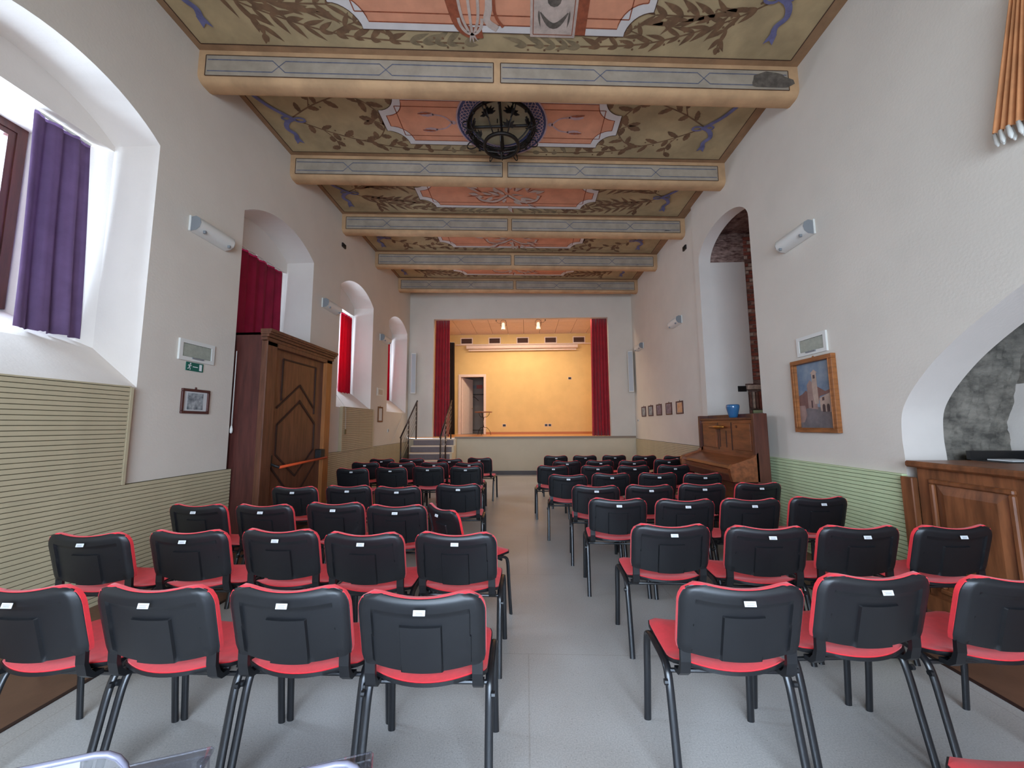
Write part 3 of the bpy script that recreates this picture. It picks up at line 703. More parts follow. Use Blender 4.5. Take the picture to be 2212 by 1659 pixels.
# ================================================================== LARGE THINGS
# ---- wooden door vestibule on the left wall
VX, VY0, VY1, VZ = -3.19, 4.54, 6.12, 2.60
dr = thing('door_1', None, None); struct(dr, 'dark wooden door vestibule with panelled leaf and panic bar')
MB().box(XL - .45, VX, VY0, VY0 + .03, 0, VZ).build('side_panel', WOODD, dr)
MB().box(XL - .45, VX, VY1 - .03, VY1, 0, VZ).build('side_panel', WOODD, dr)
MB().box(XL - .45, VX, VY0, VY1, VZ - .03, VZ).build('top_panel', WOODD, dr)
MB().cbox(VX - .06, VX + .02, VY0 - .005, VY0 + .19, 0, VZ - .1, .008).build('frame_post', WOODM, dr)
MB().cbox(VX - .06, VX + .02, VY1 - .17, VY1 + .005, 0, VZ - .1, .008).build('frame_post', mat('wood_mid_lit', rgb(150, 92, 46), .4, var=.2, scale=3, stretch=(8, 8, .8)), dr)  # second post: orange light falling on it is put into its wood colour
MB().cbox(VX - .06, VX + .02, VY0, VY1, VZ - .16, VZ - .02, .006).build('header', WOODM, dr)
cn = MB()
for k, (zz, ex) in enumerate(((-.1, .03), (-.06, .05), (-.025, .075), (.0, .09))): cn.box(VX - .05, VX + ex, VY0 - .02 - ex * .3, VY1 + .02 + ex * .3, VZ + zz, VZ + zz + .035)
cn.build('cornice', WOODM, dr)
lf = MB().box(VX - .07, VX - .035, VY0 + .19, VY1 - .17, 0.01, VZ - .16).build('door_leaf', WOODM, dr)
y0, y1 = VY0 + .19, VY1 - .17
def dl(pts, wdt=.022, closed=False):
    m = MB()
    P = [(y0 + (y1 - y0) * s_, z) for s_, z in pts]
    for q in line2(P + ([P[0]] if closed else []), wdt):
        m.add([(VX - .035, p[0], p[1]) for p in q] + [(VX - .024, p[0], p[1]) for p in q], [(0, 1, 2, 3), (4, 5, 6, 7), (0, 1, 5, 4), (1, 2, 6, 5), (2, 3, 7, 6), (3, 0, 4, 7)])
    return m.build('moulding', WOODG, lf)  # dark tone stands for the shade along the mouldings
dl([(.17, 1.78), (.17, 2.33)]); dl([(.17, 2.33), (.82, 2.33)]); dl([(.82, 2.33), (.82, 1.62)])
dl([(.10, 1.68), (.50, 2.02)]); dl([(.50, 2.02), (.80, 1.72)], .026)
dl([(.12, 1.46), (.50, 1.78)]); dl([(.50, 1.80), (.84, 1.48)], .032)
dl([(.12, 1.46), (.12, 1.08)]); dl([(.84, 1.48), (.84, 1.1)]); dl([(.12, 1.08), (.48, .76)]); dl([(.48, .76), (.84, 1.1)])
dl([(.06, .92), (.40, .52)]); dl([(.56, .52), (.9, .9)]); dl([(.17, .15), (.82, .15)]); dl([(.17, .15), (.17, .45)]); dl([(.82, .15), (.82, .45)])
pb = MB().tube([(VX + .09, y0 + .06, .93), (VX + .09, y1 - .02, .96)], .017, 10).build('panic_bar', ORANGEB, lf, smooth=True)
m = MB(); m.box(VX - .035, VX + .0, y0 + .0, y0 + .05, .93, 1.08); m.tube([(VX - .02, y0 + .03, .98), (VX + .05, y0 + .035, .95), (VX + .09, y0 + .06, .93)], .016, 8); m.build('bar_bracket', BLACK, lf)
MB().cbox(VX - .035, VX + .06, y1 - .14, y1 - .01, .95, 1.09, .01).build('lock_box', BLACK, lf)
cd = thing('curtain_cord', 'thin white pull cord hanging beside the dark door', 'cord', (XL + .012, 4.50, 1.36))
m = MB()
for q in (-.006, .006): m.tube([(0, q, .08), (0, q * .5, 1.0)], .0022, 5)
m.build('cord', WHITEPL, cd); MB().lathe([(.002, 0), (.014, .01), (.016, .05), (.008, .09), (.002, .095)], 12).build('weight', WHITEPL, cd, smooth=True)

# ---- curtains
def curtain(name, label, p0, p1, q0, q1, z0, z1, waves, amp, mt, nrm, flare=0.0, n=None, hem=True, group=None, cat='curtain'):
    # p0,p1: top ends (x,y); q0,q1: bottom ends; folds run along nrm
    n = n or waves * 10; nz = 12; rr = random.Random(sum(map(ord, label)) % 999); ph = rr.uniform(0, 6)
    m = MB(); g = []
    for j in range(nz + 1):
        t = j / nz; row = []
        for i in range(n + 1):
            s_ = i / n
            a = Vector(p0).lerp(Vector(p1), s_); b_ = Vector(q0).lerp(Vector(q1), s_); p = a.lerp(b_, t)
            w = amp * (.6 + .4 * t) * (math.sin(2 * PI * waves * s_ + ph + .5 * math.sin(3 * t)) + .35 * math.sin(2 * PI * waves * 2.3 * s_ + ph * 2))
            row.append((p.x + nrm[0] * w, p.y + nrm[1] * w, z1 + (z0 - z1) * t + (rr.uniform(-.006, .006) if j == nz else 0)))
        g.append(row)
    for j in range(nz):
        for i in range(n): m.quad(g[j][i], g[j][i + 1], g[j + 1][i + 1], g[j + 1][i])
    root = thing(name, label, cat, group=group)
    c_ = m.build('cloth', mt, root, smooth=True, weld=True)
    md = c_.modifiers.new('thick', 'SOLIDIFY'); md.thickness = .006
    h = MB(); h.strip([g[0][i] for i in range(n + 1)], [(g[0][i][0], g[0][i][1], z1 + .03) for i in range(n + 1)])
    h.build('heading_tape', mt, root)
    rod = MB().tube([(p0[0], p0[1], z1 + .035), (p1[0], p1[1], z1 + .035)], .012, 8).build('curtain_rail', WHITEPL, root)
    return root
curtain('window_curtain', 'plum curtain drawn aside in the nearest left window', (-4.09, 2.80), (-4.09, 3.22), (-4.09, 2.84), (-4.09, 3.31), 2.25, 4.06, 3, .03, REDFLARE, (1, 0))
curtain('window_curtain', 'wine-red curtain above the dark wooden door', (-4.03, 4.85), (-4.03, 6.02), (-4.03, 4.85), (-4.03, 6.05), 2.3, 3.95, 6, .03, mat('curtain_wine', rgb(150, 20, 58), .85, var=.15, scale=5, trans=.22), (1, 0))
curtain('window_curtain', 'red curtain in the narrow window beyond the dark door', (-4.03, 8.05), (-4.03, 8.56), (-4.0, 8.0), (-4.03, 8.58), 2.05, 3.9, 4, .03, REDWIN, (1, 0))
curtain('window_curtain', 'red curtain in the small window nearest the stage', (-4.02, 10.5), (-4.02, 11.08), (-4.02, 10.5), (-4.02, 11.12), 2.05, 3.9, 4, .03, REDWIN, (1, 0))
curtain('stage_curtain', 'tall red velvet stage curtain gathered at the left', (-2.78, 11.66), (-2.36, 11.70), (-2.80, 11.66), (-2.34, 11.70), 1.11, 4.72, 5, .045, REDCUR, (0, 1))
curtain('stage_curtain', 'tall red velvet stage curtain gathered at the right', (2.02, 11.72), (2.56, 11.74), (1.98, 11.72), (2.56, 11.74), 1.11, 4.72, 6, .045, REDCUR, (0, 1))
curtain('backdrop_curtain', 'black curtain hanging behind the left stage curtain', (-3.1, 14.25), (-2.70, 14.3), (-3.1, 14.25), (-2.66, 14.3), 1.11, 4.55, 5, .04, BLACKCUR, (0, 1))

# ---- upright piano
pn = thing('upright_piano', 'old brown upright piano against the right wall', 'piano')
PY0, PY1, PXF, PXB = 4.97, 6.55, 2.89, 3.03
MB().cbox(PXF - .03, PXB, PY0, PY0 + .06, 0, 1.57, .006).build('side_cheek', WOODPD, pn)
MB().cbox(PXF - .03, PXB, PY1 - .06, PY1, 0, 1.57, .006).build('side_cheek', WOODPD, pn)
MB().cbox(PXF - .02, PXB, PY0 + .05, PY1 - .05, 1.49, 1.525, .006).build('top_lid', WOODPD, pn)
MB().cbox(PXB - .03, PXB, PY0 + .05, PY1 - .05, 1.52, 1.575, .006).build('back_rail', WOODPD, pn)
fp = MB().cbox(PXF, PXF + .03, PY0 + .06, PY1 - .06, 1.0, 1.50, .004).build('front_panel', WOODP, pn)
for (a, b_, c_, d_) in ((5.10, 5.52, 1.08, 1.45), (6.0, 6.44, 1.08, 1.45)):
    MB().cbox(PXF - .01, PXF + .005, a, b_, c_, d_, .008).build('raised_panel', WOODP, fp)
for yy, za, zb_ in ((5.57, 1.07, 1.46), (5.90, 1.1, 1.38), (5.72, 1.1, 1.34), (5.95, 1.06, 1.46), (6.46, 1.08, 1.45)):
    MB().box(PXF - .004, PXF + .002, yy - .009, yy + .009, za, zb_).build('groove', WOODG, fp)
hd = MB(); hd.tube([(PXF - .06, 6.08, 1.395), (PXF - .065, 5.86, 1.395), (PXF - .05, 5.68, 1.395)], [.022, .026, .014], 10); hd.tube([(PXF, 5.80, 1.395), (PXF - .06, 5.80, 1.395)], .014, 8)
hd.build('music_desk_handle', BRASS, fp, smooth=True)
MB().tube([(PXF + .0, 5.42, 1.40), (PXF - .02, 5.42, 1.40)], .018, 12).build('knob', WOODPD, fp)
# keyboard lid and key bed
m = MB(); prof2 = [(PXF, 1.03), (PXF - .03, 1.0), (2.63, .925), (2.585, .905), (2.575, .87), (2.60, .85), (2.60, .80), (PXF, .80)]
m.prism(prof2, lambda x, z: (x, PY0 + .06, z), lambda x, z: (x, PY1 - .06, z)); m.build('keyboard_lid', WOODP, pn)
for (ya, yb) in ((PY0, PY0 + .06), (PY1 - .06, PY1)):
    m = MB(); m.prism([(PXF, 1.08), (PXF - .06, 1.02), (2.62, .95), (2.56, .93), (2.53, .88), (2.54, .80), (2.56, .72), (PXF, .72)], lambda x, z: (x, ya, z), lambda x, z: (x, yb, z)); m.build('key_arm', WOODP, pn)
MB().cbox(2.58, PXB, PY0 + .02, PY1 - .02, .70, .80, .01).build('key_bed', WOODPD, pn)
MB().box(PXF + .02, PXF + .05, PY0 + .06, PY1 - .06, .06, .70).build('lower_panel', WOODP, pn)
MB().box(PXF - .05, PXB, PY0, PY1, 0, .06).build('plinth', WOODPD, pn)
for yy in (PY0 + .04, PY1 - .1):
    m = MB(); m.prism([(2.6, .70), (2.72, .70), (2.70, .45), (2.68, .1), (2.72, 0), (2.58, 0), (2.62, .12), (2.60, .4)], lambda x, z: (x, yy, z), lambda x, z: (x, yy + .06, z)); m.build('leg', WOODPD, pn)
    MB().box(2.58, PXF, yy, yy + .06, 0.0, .05).build('toe', WOODPD, pn)
tag(MB().lathe([(.05, 0), (.054, .004), (.066, .05), (.080, .11), (.088, .155), (.086, .178), (.076, .188), (.07, .184), (.068, .15), (.03, .06), (.001, .05)], 28).build('vase', BLUEC, smooth=True), 'glossy blue ceramic vase standing on the piano', 'vase').location = (2.955, 5.62, 1.526)

# ---- wooden counter in the low arch
ct = thing('counter', 'brown panelled wooden counter filling the low right arch', 'counter')
MB().box(3.14, 4.10, .1, 3.27, 0, 1.085).build('carcass', WOODC, ct)
MB().cbox(3.08, 4.12, .05, 3.31, 1.085, 1.135, .012).build('worktop', WOODC, ct)
MB().cbox(3.10, 3.15, 3.28, 3.38, 0, 1.0, .006).build('end_post', WOODC, ct)
for (a, b_) in ((2.64, 3.17), (1.95, 2.48), (1.26, 1.79), (.55, 1.1)):
    fr = MB(); t = .035
    for (p, q, r_, s_) in ring4(a, b_, .16, 1.005, t): fr.cbox(3.112, 3.142, p, q, r_, s_, .008)
    fo = fr.build('panel_moulding', WOODC, ct)
    m = MB(); i_ = .10
    A = [(3.138, a + t, .2), (3.138, b_ - t, .2), (3.138, b_ - t, .97), (3.138, a + t, .97)]; B = [(3.118, a + i_, .28), (3.118, b_ - i_, .28), (3.118, b_ - i_, .90), (3.118, a + i_, .90)]
    m.strip(A, B, True); m.quad(*B); m.build('raised_panel', WOODC, ct)
MB().box(3.10, 3.14, .1, 3.27, 0, .12).build('plinth', WOODC, ct)
tr = thing('document_tray', 'black-edged tray with white papers on the counter', 'tray', (3.82, 3.24, 1.135))
m = MB(); m.box(-.24, .24, .04, .07, 0, .075); m.box(.21, .24, -.2, .07, 0, .075); m.box(-.24, .24, -.2, .07, 0, .006); m.build('tray_body', BLACK, tr)
tag(MB().box(3.66, 3.86, 3.08, 3.24, 1.142, 1.150).build('paper_stack', PAPER), 'white sheets of paper lying in the black tray', 'paper')
tag(MB().add([(3.87, 3.06, 1.142), (4.0, 3.09, 1.142), (3.98, 3.22, 1.142), (3.86, 3.19, 1.142), (3.87, 3.06, 1.149), (4.0, 3.09, 1.149), (3.98, 3.22, 1.149), (3.86, 3.19, 1.149)], [(0, 3, 2, 1), (4, 5, 6, 7), (0, 1, 5, 4), (1, 2, 6, 5), (2, 3, 7, 6), (3, 0, 4, 7)]).build('folded_leaflet', GREYPL), 'grey leaflet lying beside the papers on the counter', 'leaflet')

# ---- stairs to the stage with two railings
st = thing('stage_stairs', 'grey steps with pale nosings up to the stage', 'stairs')
SX0, SX1 = -3.30, -2.12
for k in range(6):
    z = 1.05 - .183 * k; yf = 11.22 - .28 * k
    MB().box(SX0, SX1, yf, yf + .30 if k else 11.41, max(0, z - .183), z - .012).build('step', STEPG, st)
    MB().box(SX0, SX1, yf - .015, yf + (.30 if k else .19), z - .03, z).build('nosing', STEPN, st)
m = MB(); pr = [(11.4, 0), (11.4, 1.05)]
for k in range(6): pr += [(11.22 - .28 * k, 1.05 - .183 * k), (11.22 - .28 * k, max(0, 1.05 - .183 * (k + 1)))]
m.prism(pr[:-1] + [(11.22 - .28 * 5, 0)], lambda y, z: (SX1, y, z), lambda y, z: (SX1 + .06, y, z)); m.build('stringer', PLASTER_B, st)
for xr, lab in ((-3.22, 'dark metal handrail beside the left wall on the steps'), (-2.20, 'dark metal handrail on the stage side of the steps')):
    rl = thing('stair_railing', lab, 'railing', group='railings of the stage steps')
    P0, P1 = Vector((xr, 9.80, 1.13)), Vector((xr, 11.26, 2.17)); dv = P1 - P0
    MB().tube([P0, P1], .021, 10).build('handrail', STEELD, rl, smooth=True)
    for t, zb_ in ((.03, .14), (.46, .50), (.96, 1.05)):
        p = P0 + dv * t; MB().tube([(xr, p.y, zb_), (xr, p.y, p.z)], .019, 8).build('post', STEELD, rl, smooth=True)
    for k in range(5):
        off = -.13 * (k + 1); MB().tube([P0 + dv * .03 + Vector((0, 0, off)), P0 + dv * .96 + Vector((0, 0, off))], .007, 6).build('bar', STEELL, rl, smooth=True)

# ---- hanging iron lantern
ln = thing('iron_lantern', 'black wrought-iron basket lantern hanging from the frescoed ceiling', 'lantern', (-.30, 4.84, 0))
MB().torus((0, 0, 5.50), .44, .022, 40, 8).build('top_ring', IRON, ln, smooth=True)
MB().torus((0, 0, 5.21), .23, .024, 32, 8).build('lower_ring', IRON, ln, smooth=True)
MB().torus((0, 0, 5.47), .465, .010, 40, 6).build('outer_ring', IRON, ln, smooth=True)
MB().lathe([(.40, 5.535), (.40, 5.545), (.0, 5.548)], 32).build('glass_disc', mat('lantern_glass', rgb(150, 138, 110), .4), ln)
for k in range(8):
    a = 2 * PI * k / 8 + PI / 8; c_, s_ = math.cos(a), math.sin(a)
    pts = smooth_path([Vector((.44 * c_, .44 * s_, 5.50)), Vector((.43 * c_, .43 * s_, 5.40)), Vector((.34 * c_, .34 * s_, 5.28)), Vector((.23 * c_, .23 * s_, 5.21))])
    rb = MB().tube(pts, .009, 6).build('rib', IRON, ln, smooth=True)
    cur = [Vector(((.44 + .10 * math.sin(t)) * c_, (.44 + .10 * math.sin(t)) * s_, 5.44 - .06 * (1 - math.cos(t)))) for t in [PI * 1.3 * i / 10 for i in range(11)]]
    MB().tube(cur, .008, 6).build('scroll', IRON, rb, smooth=True)
    lm = MB(); cx, cy, cz = .395 * c_, .395 * s_, 5.37; tx, ty = -s_, c_
    for q in range(7):
        b_ = -1.5 + q * .5 + PI / 2; d_ = Vector((tx * math.cos(b_), ty * math.cos(b_), math.sin(b_))); n_ = Vector((tx * math.sin(b_), ty * math.sin(b_), -math.cos(b_)))
        o = Vector((cx, cy, cz)); w_ = .021; A = [o, o + d_ * .06 + n_ * w_, o + d_ * .11, o + d_ * .06 - n_ * w_]; tk = Vector((c_, s_, 0)) * .006
        lm.add([p - tk for p in A] + [p + tk for p in A], [(0, 1, 2, 3), (7, 6, 5, 4), (0, 1, 5, 4), (1, 2, 6, 5), (2, 3, 7, 6), (3, 0, 4, 7)])
    if k % 2 == 0:
        o = Vector((.285 * c_, .285 * s_, 5.27)); rad_ = Vector((c_, s_, .7)).normalized(); tn_ = Vector((tx, ty, 0))
        for q in range(5):
            b_ = -1.2 + q * .6; d_ = rad_ * math.cos(b_) + tn_ * math.sin(b_); n_ = tn_ * math.cos(b_) - rad_ * math.sin(b_); A = [o, o + d_ * .05 + n_ * .018, o + d_ * .095, o + d_ * .05 - n_ * .018]; tk = Vector((0, 0, .006))
            lm.add([p - tk for p in A] + [p + tk for p in A], [(0, 1, 2, 3), (7, 6, 5, 4), (0, 1, 5, 4), (1, 2, 6, 5), (2, 3, 7, 6), (3, 0, 4, 7)])
    lm.build('iron_leaf', IRON, rb)
for k in range(4):
    a = PI / 2 * k; c_, s_ = math.cos(a), math.sin(a)
    MB().tube([(.44 * c_, .44 * s_, 5.50), (0, 0, 5.50)], .018, 6).build('spoke', IRON, ln)
    MB().tube([Vector((.23 * c_, .23 * s_, 5.21)), Vector((.18 * c_, .18 * s_, 5.14)), Vector((0, 0, 5.11))], .009, 6).build('lower_rib', IRON, ln)
for k in range(8):
    a = 2 * PI * k / 8; MB().lathe([(.001, -.02), (.018, -.01), (.018, .01), (.001, .02)], 8, (.475 * math.cos(a), .475 * math.sin(a), 5.42)).build('finial_ball', IRON, ln, smooth=True)
MB().tube([(0, 0, 5.50), (0, 0, 5.12)], .014, 8).build('stem', IRON, ln); MB().lathe([(.002, 5.02), (.012, 5.05), (.016, 5.09), (.03, 5.11), (.012, 5.13)], 10).build('finial', IRON, ln, smooth=True)
m = MB()
for k in range(3): m.tube([(.1 * math.cos(k * 2.1), .1 * math.sin(k * 2.1), 5.55), (.1 * math.cos(k * 2.1), .1 * math.sin(k * 2.1), 5.48)], .008, 6)
m.build('ceiling_fixing', IRON, ln)

# ================================================================== STAGE THINGS
vt = None
for k, x in enumerate((-2.30, -1.205, -.11, .975, 2.065)):
    v = thing('air_vent', '%s square dark grille from the left, high on the yellow wall' % ('first', 'second', 'third', 'fourth', 'fifth')[k], 'vent', (x, YS, 4.71), group='grilles above the projection screen')
    f_ = MB()
    for (a, b_, c_, d_) in ring4(-.24, .24, -.13, .13, .035): f_.box(a, b_, -.02, 0, c_, d_)
    f_.build('frame', TILE, v); MB().box(-.21, .21, -.006, 0, -.1, .1).build('recess', mat('vent_dark', rgb(70, 44, 38), .8), v)
    for q in range(5): MB().add([(-.205, -.016, -.08 + q * .04), (.205, -.016, -.08 + q * .04), (.205, -.004, -.06 + q * .04), (-.205, -.004, -.06 + q * .04)], [(0, 1, 2, 3)]).build('louvre', mat('vent_louvre', rgb(110, 82, 72), .6), v)
rl = tag(MB().box(-2.72, 2.9, YS - .10, YS - .06, 4.53, 4.565).build('backdrop_rail', TILE), 'pale horizontal rail across the top of yellow wall', 'rail')
MB().box(-2.7, 2.9, YS - .06, YS - .001, 4.54, 4.555).build('rail_bracket', TILE, rl)
ps = thing('projection_screen', 'rolled-up pale projection screen in its long case', 'screen', (0, YS - .15, 4.405))
MB().tube([(-2.28, 0, .03), (1.99, 0, .03)], .075, 14, ry=.075).build('case', TILE, ps, smooth=SM); MB().box(-2.2, 1.93, -.02, .02, -.115, -.07).build('bottom_bar', TILE, ps)
for x in (-2.1, 1.8): MB().box(x - .02, x + .02, .0, .13, .05, .1).build('wall_bracket', TILE, ps)
def outlet(name, label, x, z, w, y, cat='socket', group=None):
    o = thing(name, label, cat, (x, y, z), group=group); MB().cbox(-w / 2 - .015, w / 2 + .015, -.012, 0, -.055, .055, .004).build('plate', TILE, o); MB().cbox(-w / 2, w / 2, -.018, -.006, -.04, .04, .003).build('module', BLACK, o); return o
outlet('wall_socket', 'black socket low on the yellow wall near the bistro table', -.84, 1.43, .11, YS); outlet('wall_socket', 'left one of the paired black sockets on the yellow wall', .75, 1.43, .1, YS); outlet('wall_socket', 'right one of the paired black sockets on the yellow wall', .89, 1.43, .1, YS); outlet('wall_switch', 'lone black switch higher up on the yellow wall', 1.68, 3.21, .11, YS, 'switch')
sd = thing('door_2', None, None); struct(sd, 'white framed door standing open in the yellow wall')
for (a, b_, c_, d_) in ((-2.61, -2.51, 1.10, 3.30), (-1.63, -1.54, 1.10, 3.30), (-2.61, -1.54, 3.30, 3.40)): MB().cbox(a, b_, YS - .03, YS + .12, c_, d_, .006).build('door_frame', TILE, sd)
lfm = MB(); lfm.add([(-2.50, YS + .1, 1.11), (-2.22, YS + .95, 1.11), (-2.18, YS + .94, 1.11), (-2.46, YS + .09, 1.11), (-2.50, YS + .1, 3.29), (-2.22, YS + .95, 3.29), (-2.18, YS + .94, 3.29), (-2.46, YS + .09, 3.29)], [(0, 3, 2, 1), (4, 5, 6, 7), (0, 1, 5, 4), (1, 2, 6, 5), (2, 3, 7, 6), (3, 0, 4, 7)])
lf2 = lfm.build('door_leaf', TILE, sd); MB().tube([(-2.22, YS + .84, 2.12), (-2.16, YS + .84, 2.12), (-2.16, YS + .74, 2.12)], .01, 6).build('handle', BRASS, lf2)
ck = thing('clothes_rack', 'dark tubular clothes rack in the room behind the stage', 'rack', (-2.0, 15.95, 1.1))
for x in (-.55, .28):
    MB().tube([(x, 0, .05), (x, 0, 1.62)], .014, 8).build('upright', BLACK, ck); MB().tube([(x, -.22, .03), (x, .22, .03)], .016, 8).build('foot', BLACK, ck)
MB().tube([(-.6, 0, 1.62), (.36, 0, 1.62)], .014, 8).build('hanging_bar', BLACK, ck); MB().tube([(-.55, 0, .14), (.28, 0, .14)], .012, 8).build('lower_bar', BLACK, ck)
hg = tag(MB().tube(smooth_path([Vector((-.2, 0, -.16)), Vector((-.05, 0, -.02)), Vector((0, 0, 0)), Vector((.05, 0, -.02)), Vector((.2, 0, -.16))]), .012, 6).tube([(0, 0, 0), (.0, 0, .06), (.02, 0, .09), (0, 0, .11), (-.02, 0, .09)], .005, 6).build('coat_hanger', BLACK), 'black coat hanger on the clothes rack bar', 'hanger'); hg.location = (-2.18, 15.95, 2.615)
rs = thing('fire_sign', 'small red and grey sign on the backroom wall', 'sign', (-2.15, 16.58, 3.1))
MB().box(0, .26, -.01, .01, -.08, .08).build('red_plate', mat('sign_red', rgb(186, 70, 52), .5), rs); MB().box(-.15, -.01, -.01, .01, -.07, .07).build('grey_plate', GREYPL, rs)
tag(MB().cbox(-1.42, -1.33, 15.2, 15.5, 2.75, 3.2, .03).build('red_jacket', REDCUR), 'red cloth hanging inside the room behind stage', 'cloth')
bt = thing('bistro_table', 'round wrought-iron bistro table standing on the stage', 'table', (-1.47, 13.2, 1.108))
MB().lathe([(.295, .765), (.305, .775), (.305, .79), (.295, .795), (.0, .796)], 32).build('table_top', mat('table_top', rgb(150, 104, 84), .35), bt, smooth=SM)
for k in range(3):
    a = 2 * PI * k / 3 + .4; c_, s_ = math.cos(a), math.sin(a)
    MB().tube(smooth_path([Vector((.27 * c_, .27 * s_, 0)), Vector((.22 * c_, .22 * s_, .14)), Vector((.12 * c_, .12 * s_, .25)), Vector((.015 * c_, .015 * s_, .28)), Vector((.012 * c_, .012 * s_, .58)), Vector((.12 * c_, .12 * s_, .62)), Vector((.2 * c_, .2 * s_, .7)), Vector((.21 * c_, .21 * s_, .77))]), .008, 6).build('leg', IRON, bt, smooth=True)
MB().torus((0, 0, .27), .03, .006, 16, 6).build('ring', IRON, bt)
for k, (x, on) in enumerate(((-.74, 1), (.43, 0))):
    s_ = thing('stage_spotlight', ('lit white can spotlight on the stage ceiling, left', 'white can spotlight on the stage ceiling, right')[k], 'spotlight', (x, 12.6, 4.62), group='stage spotlights')
    MB().lathe([(.075, 0), (.078, .01), (.07, .07), (.058, .1), (.06, .19), (.045, .235), (.0, .24)], 20).build('can', WHITEPL, s_, smooth=SM)
    MB().lathe([(.0, .004), (.068, .003), (.068, .006), (.0, .007)], 20).build('lens', BULB, s_)
    MB().tube([(-.09, 0, .13), (-.1, 0, .25), (-.06, 0, .32), (0, 0, .335), (.06, 0, .32), (.1, 0, .25), (.09, 0, .13)], .007, 6).build('yoke', STEELD, s_)
    MB().tube([(0, 0, .33), (0, 0, .36)], .02, 8).build('mount', STEELD, s_)
    e = -1 if k == 0 else 1
    MB().tube(smooth_path([Vector((e * .24, 0, .33)), Vector((e * .2, 0, .25)), Vector((e * .12, 0, .22)), Vector((e * .05, 0, .22))]), .005, 6).build('cable', BLACK, s_); MB().lathe([(.004, .27), (.02, .34), (.02, .36)], 8, (e * .24, 0, 0)).build('cable_rose', BLACK, s_)
    l = bpy.data.lights.new('stage_spot', 'SPOT'); l.energy = 120; l.color = (1, .8, .58); l.spot_size = 2.9; l.spot_blend = .6; l.shadow_soft_size = .07
    o = bpy.data.objects.new('stage_spot', l); COL.objects.link(o); o.location = (x, 12.6, 4.60); o.rotation_euler = (.35, 0, 0)
# unseen batten and area light added to brighten the stage, behind the beam
bn = tag(MB().cbox(-2.2, 2.0, 11.72, 11.84, 4.84, 4.92, .01).build('added_batten', WHITEPL), 'unseen white batten added behind the proscenium beam for stage light', 'lamp')
area('added_stage_light', (-.1, 11.78, 4.83), (.5, 0, 0), 4.0, .1, 75, (1, .8, .58))
for sx, lab, xx in ((-1, 'tall slim grey loudspeaker left of the stage opening', -3.36), (1, 'tall slim grey loudspeaker right of the stage opening', 3.10)):
    sp = thing('column_speaker', lab, 'speaker', (xx, yback(xx) - .14, 2.38), -sx * .35, group='column loudspeakers beside the stage')
    MB().cbox(-.075, .075, -.06, .07, 0, 1.22, .01).build('cabinet', WHITEPL, sp); MB().box(-.062, .062, -.064, -.058, .03, 1.19).build('grille', SPKG, sp); MB().box(-.02, .02, .07, .135, .5, .7).build('bracket', BLACK, sp)

# ================================================================== WALL THINGS
def wall_light(label, x, y, rz):
    t = thing('wall_light', label, 'wall light', (x, y, 3.50), rz, group='unlit white wall lights')
    MB().cbox(-.25, .25, -.02, 0, 0, .17, .004).build('back_plate', WHITEPL, t)
    A = [(-.018, .155), (-.07, .165), (-.115, .14), (-.13, .09), (-.115, .04), (-.08, .01), (-.018, 0)]
    m = MB(); m.strip([(-.24, y_, z) for y_, z in A], [(.24, y_, z) for y_, z in A]); m.build('diffuser', WHITEPL, t, smooth=True)
    for sx in (-.24, .236): MB().prism(A, lambda y_, z: (sx, y_, z), lambda y_, z: (sx + .004, y_, z)).build('end_cap', GREYPL, t)
    for sx in (-.17, .17): MB().box(sx - .008, sx + .008, -.128, -.10, .0, .03).build('clip', GREYPL, t)
wall_light('white wall light left of the dark wooden door', XL, 3.97, LEFT); wall_light('white wall light between dark door and third window', XL, 6.62, LEFT); wall_light('white wall light between the two far left windows', XL, 9.28, LEFT)
wall_light('white wall light above the large painting', XR, 4.36, RIGHT); wall_light('white wall light on right wall beyond the tall niche', XRF, 8.07, RIGHT); wall_light('white wall light on right wall nearest the stage', XRF, 10.68, RIGHT)
def emergency(label, x, y, z, rz):
    t = thing('emergency_lamp', label, 'lamp', (x, y, z), rz, group='emergency lamps')
    m = MB()
    for (a, b_, c_, d_) in ring4(-.22, .22, -.11, .11, .04): m.box(a, b_, -.02, 0, c_, d_)
    m.build('frame', WHITEPL, t); MB().cbox(-.178, .178, -.014, -.004, -.068, .068, .004).build('diffuser', DIFF, t); MB().box(-.07, .07, -.034, -.02, -.085, -.072).build('latch', GREYPL, t)
emergency('white framed emergency lamp above the green sign', XL, 3.945, 2.24, LEFT); emergency('white framed emergency lamp above the large painting', XR, 4.315, 2.31, RIGHT)
ex = thing('exit_sign', 'green emergency exit sign with running man', 'sign', (XL, 3.935, 2.075), LEFT)
MB().box(-.105, .105, -.008, 0, -.045, .045).build('plate', GREEN, ex)
def fl2(pts, y=-.0092): return MB().fill([pts], lambda a, b_: (a, y, b_))
m = MB()
m.add(*(lambda c_: (c_.v, c_.f))(fl2([(-.058 + .009 * math.cos(t * PI / 5), .029 + .009 * math.sin(t * PI / 5)) for t in range(10)])))
for q in line2([(-.062, .018), (-.07, -.008)], .016) + line2([(-.07, -.008), (-.058, -.02), (-.06, -.036)], .008) + line2([(-.07, -.008), (-.08, -.022), (-.092, -.024)], .008) + line2([(-.062, .016), (-.05, .006), (-.042, .012)], .006) + line2([(-.064, .017), (-.08, .016), (-.086, .004)], .006): m.add([(p[0], -.0092, p[1]) for p in q], [(0, 1, 2, 3)])
m.build('running_figure', SIGNW, ex); m = MB(); m.quad((-.028, -.0092, -.004), (.034, -.0092, -.004), (.034, -.0092, .004), (-.028, -.0092, .004)); m.build('dash', SIGNW, ex); m = MB(); m.quad((.052, -.0092, -.034), (.086, -.0092, -.034), (.086, -.0092, .034), (.052, -.0092, .034)); m.build('door_symbol', SIGNW, ex)
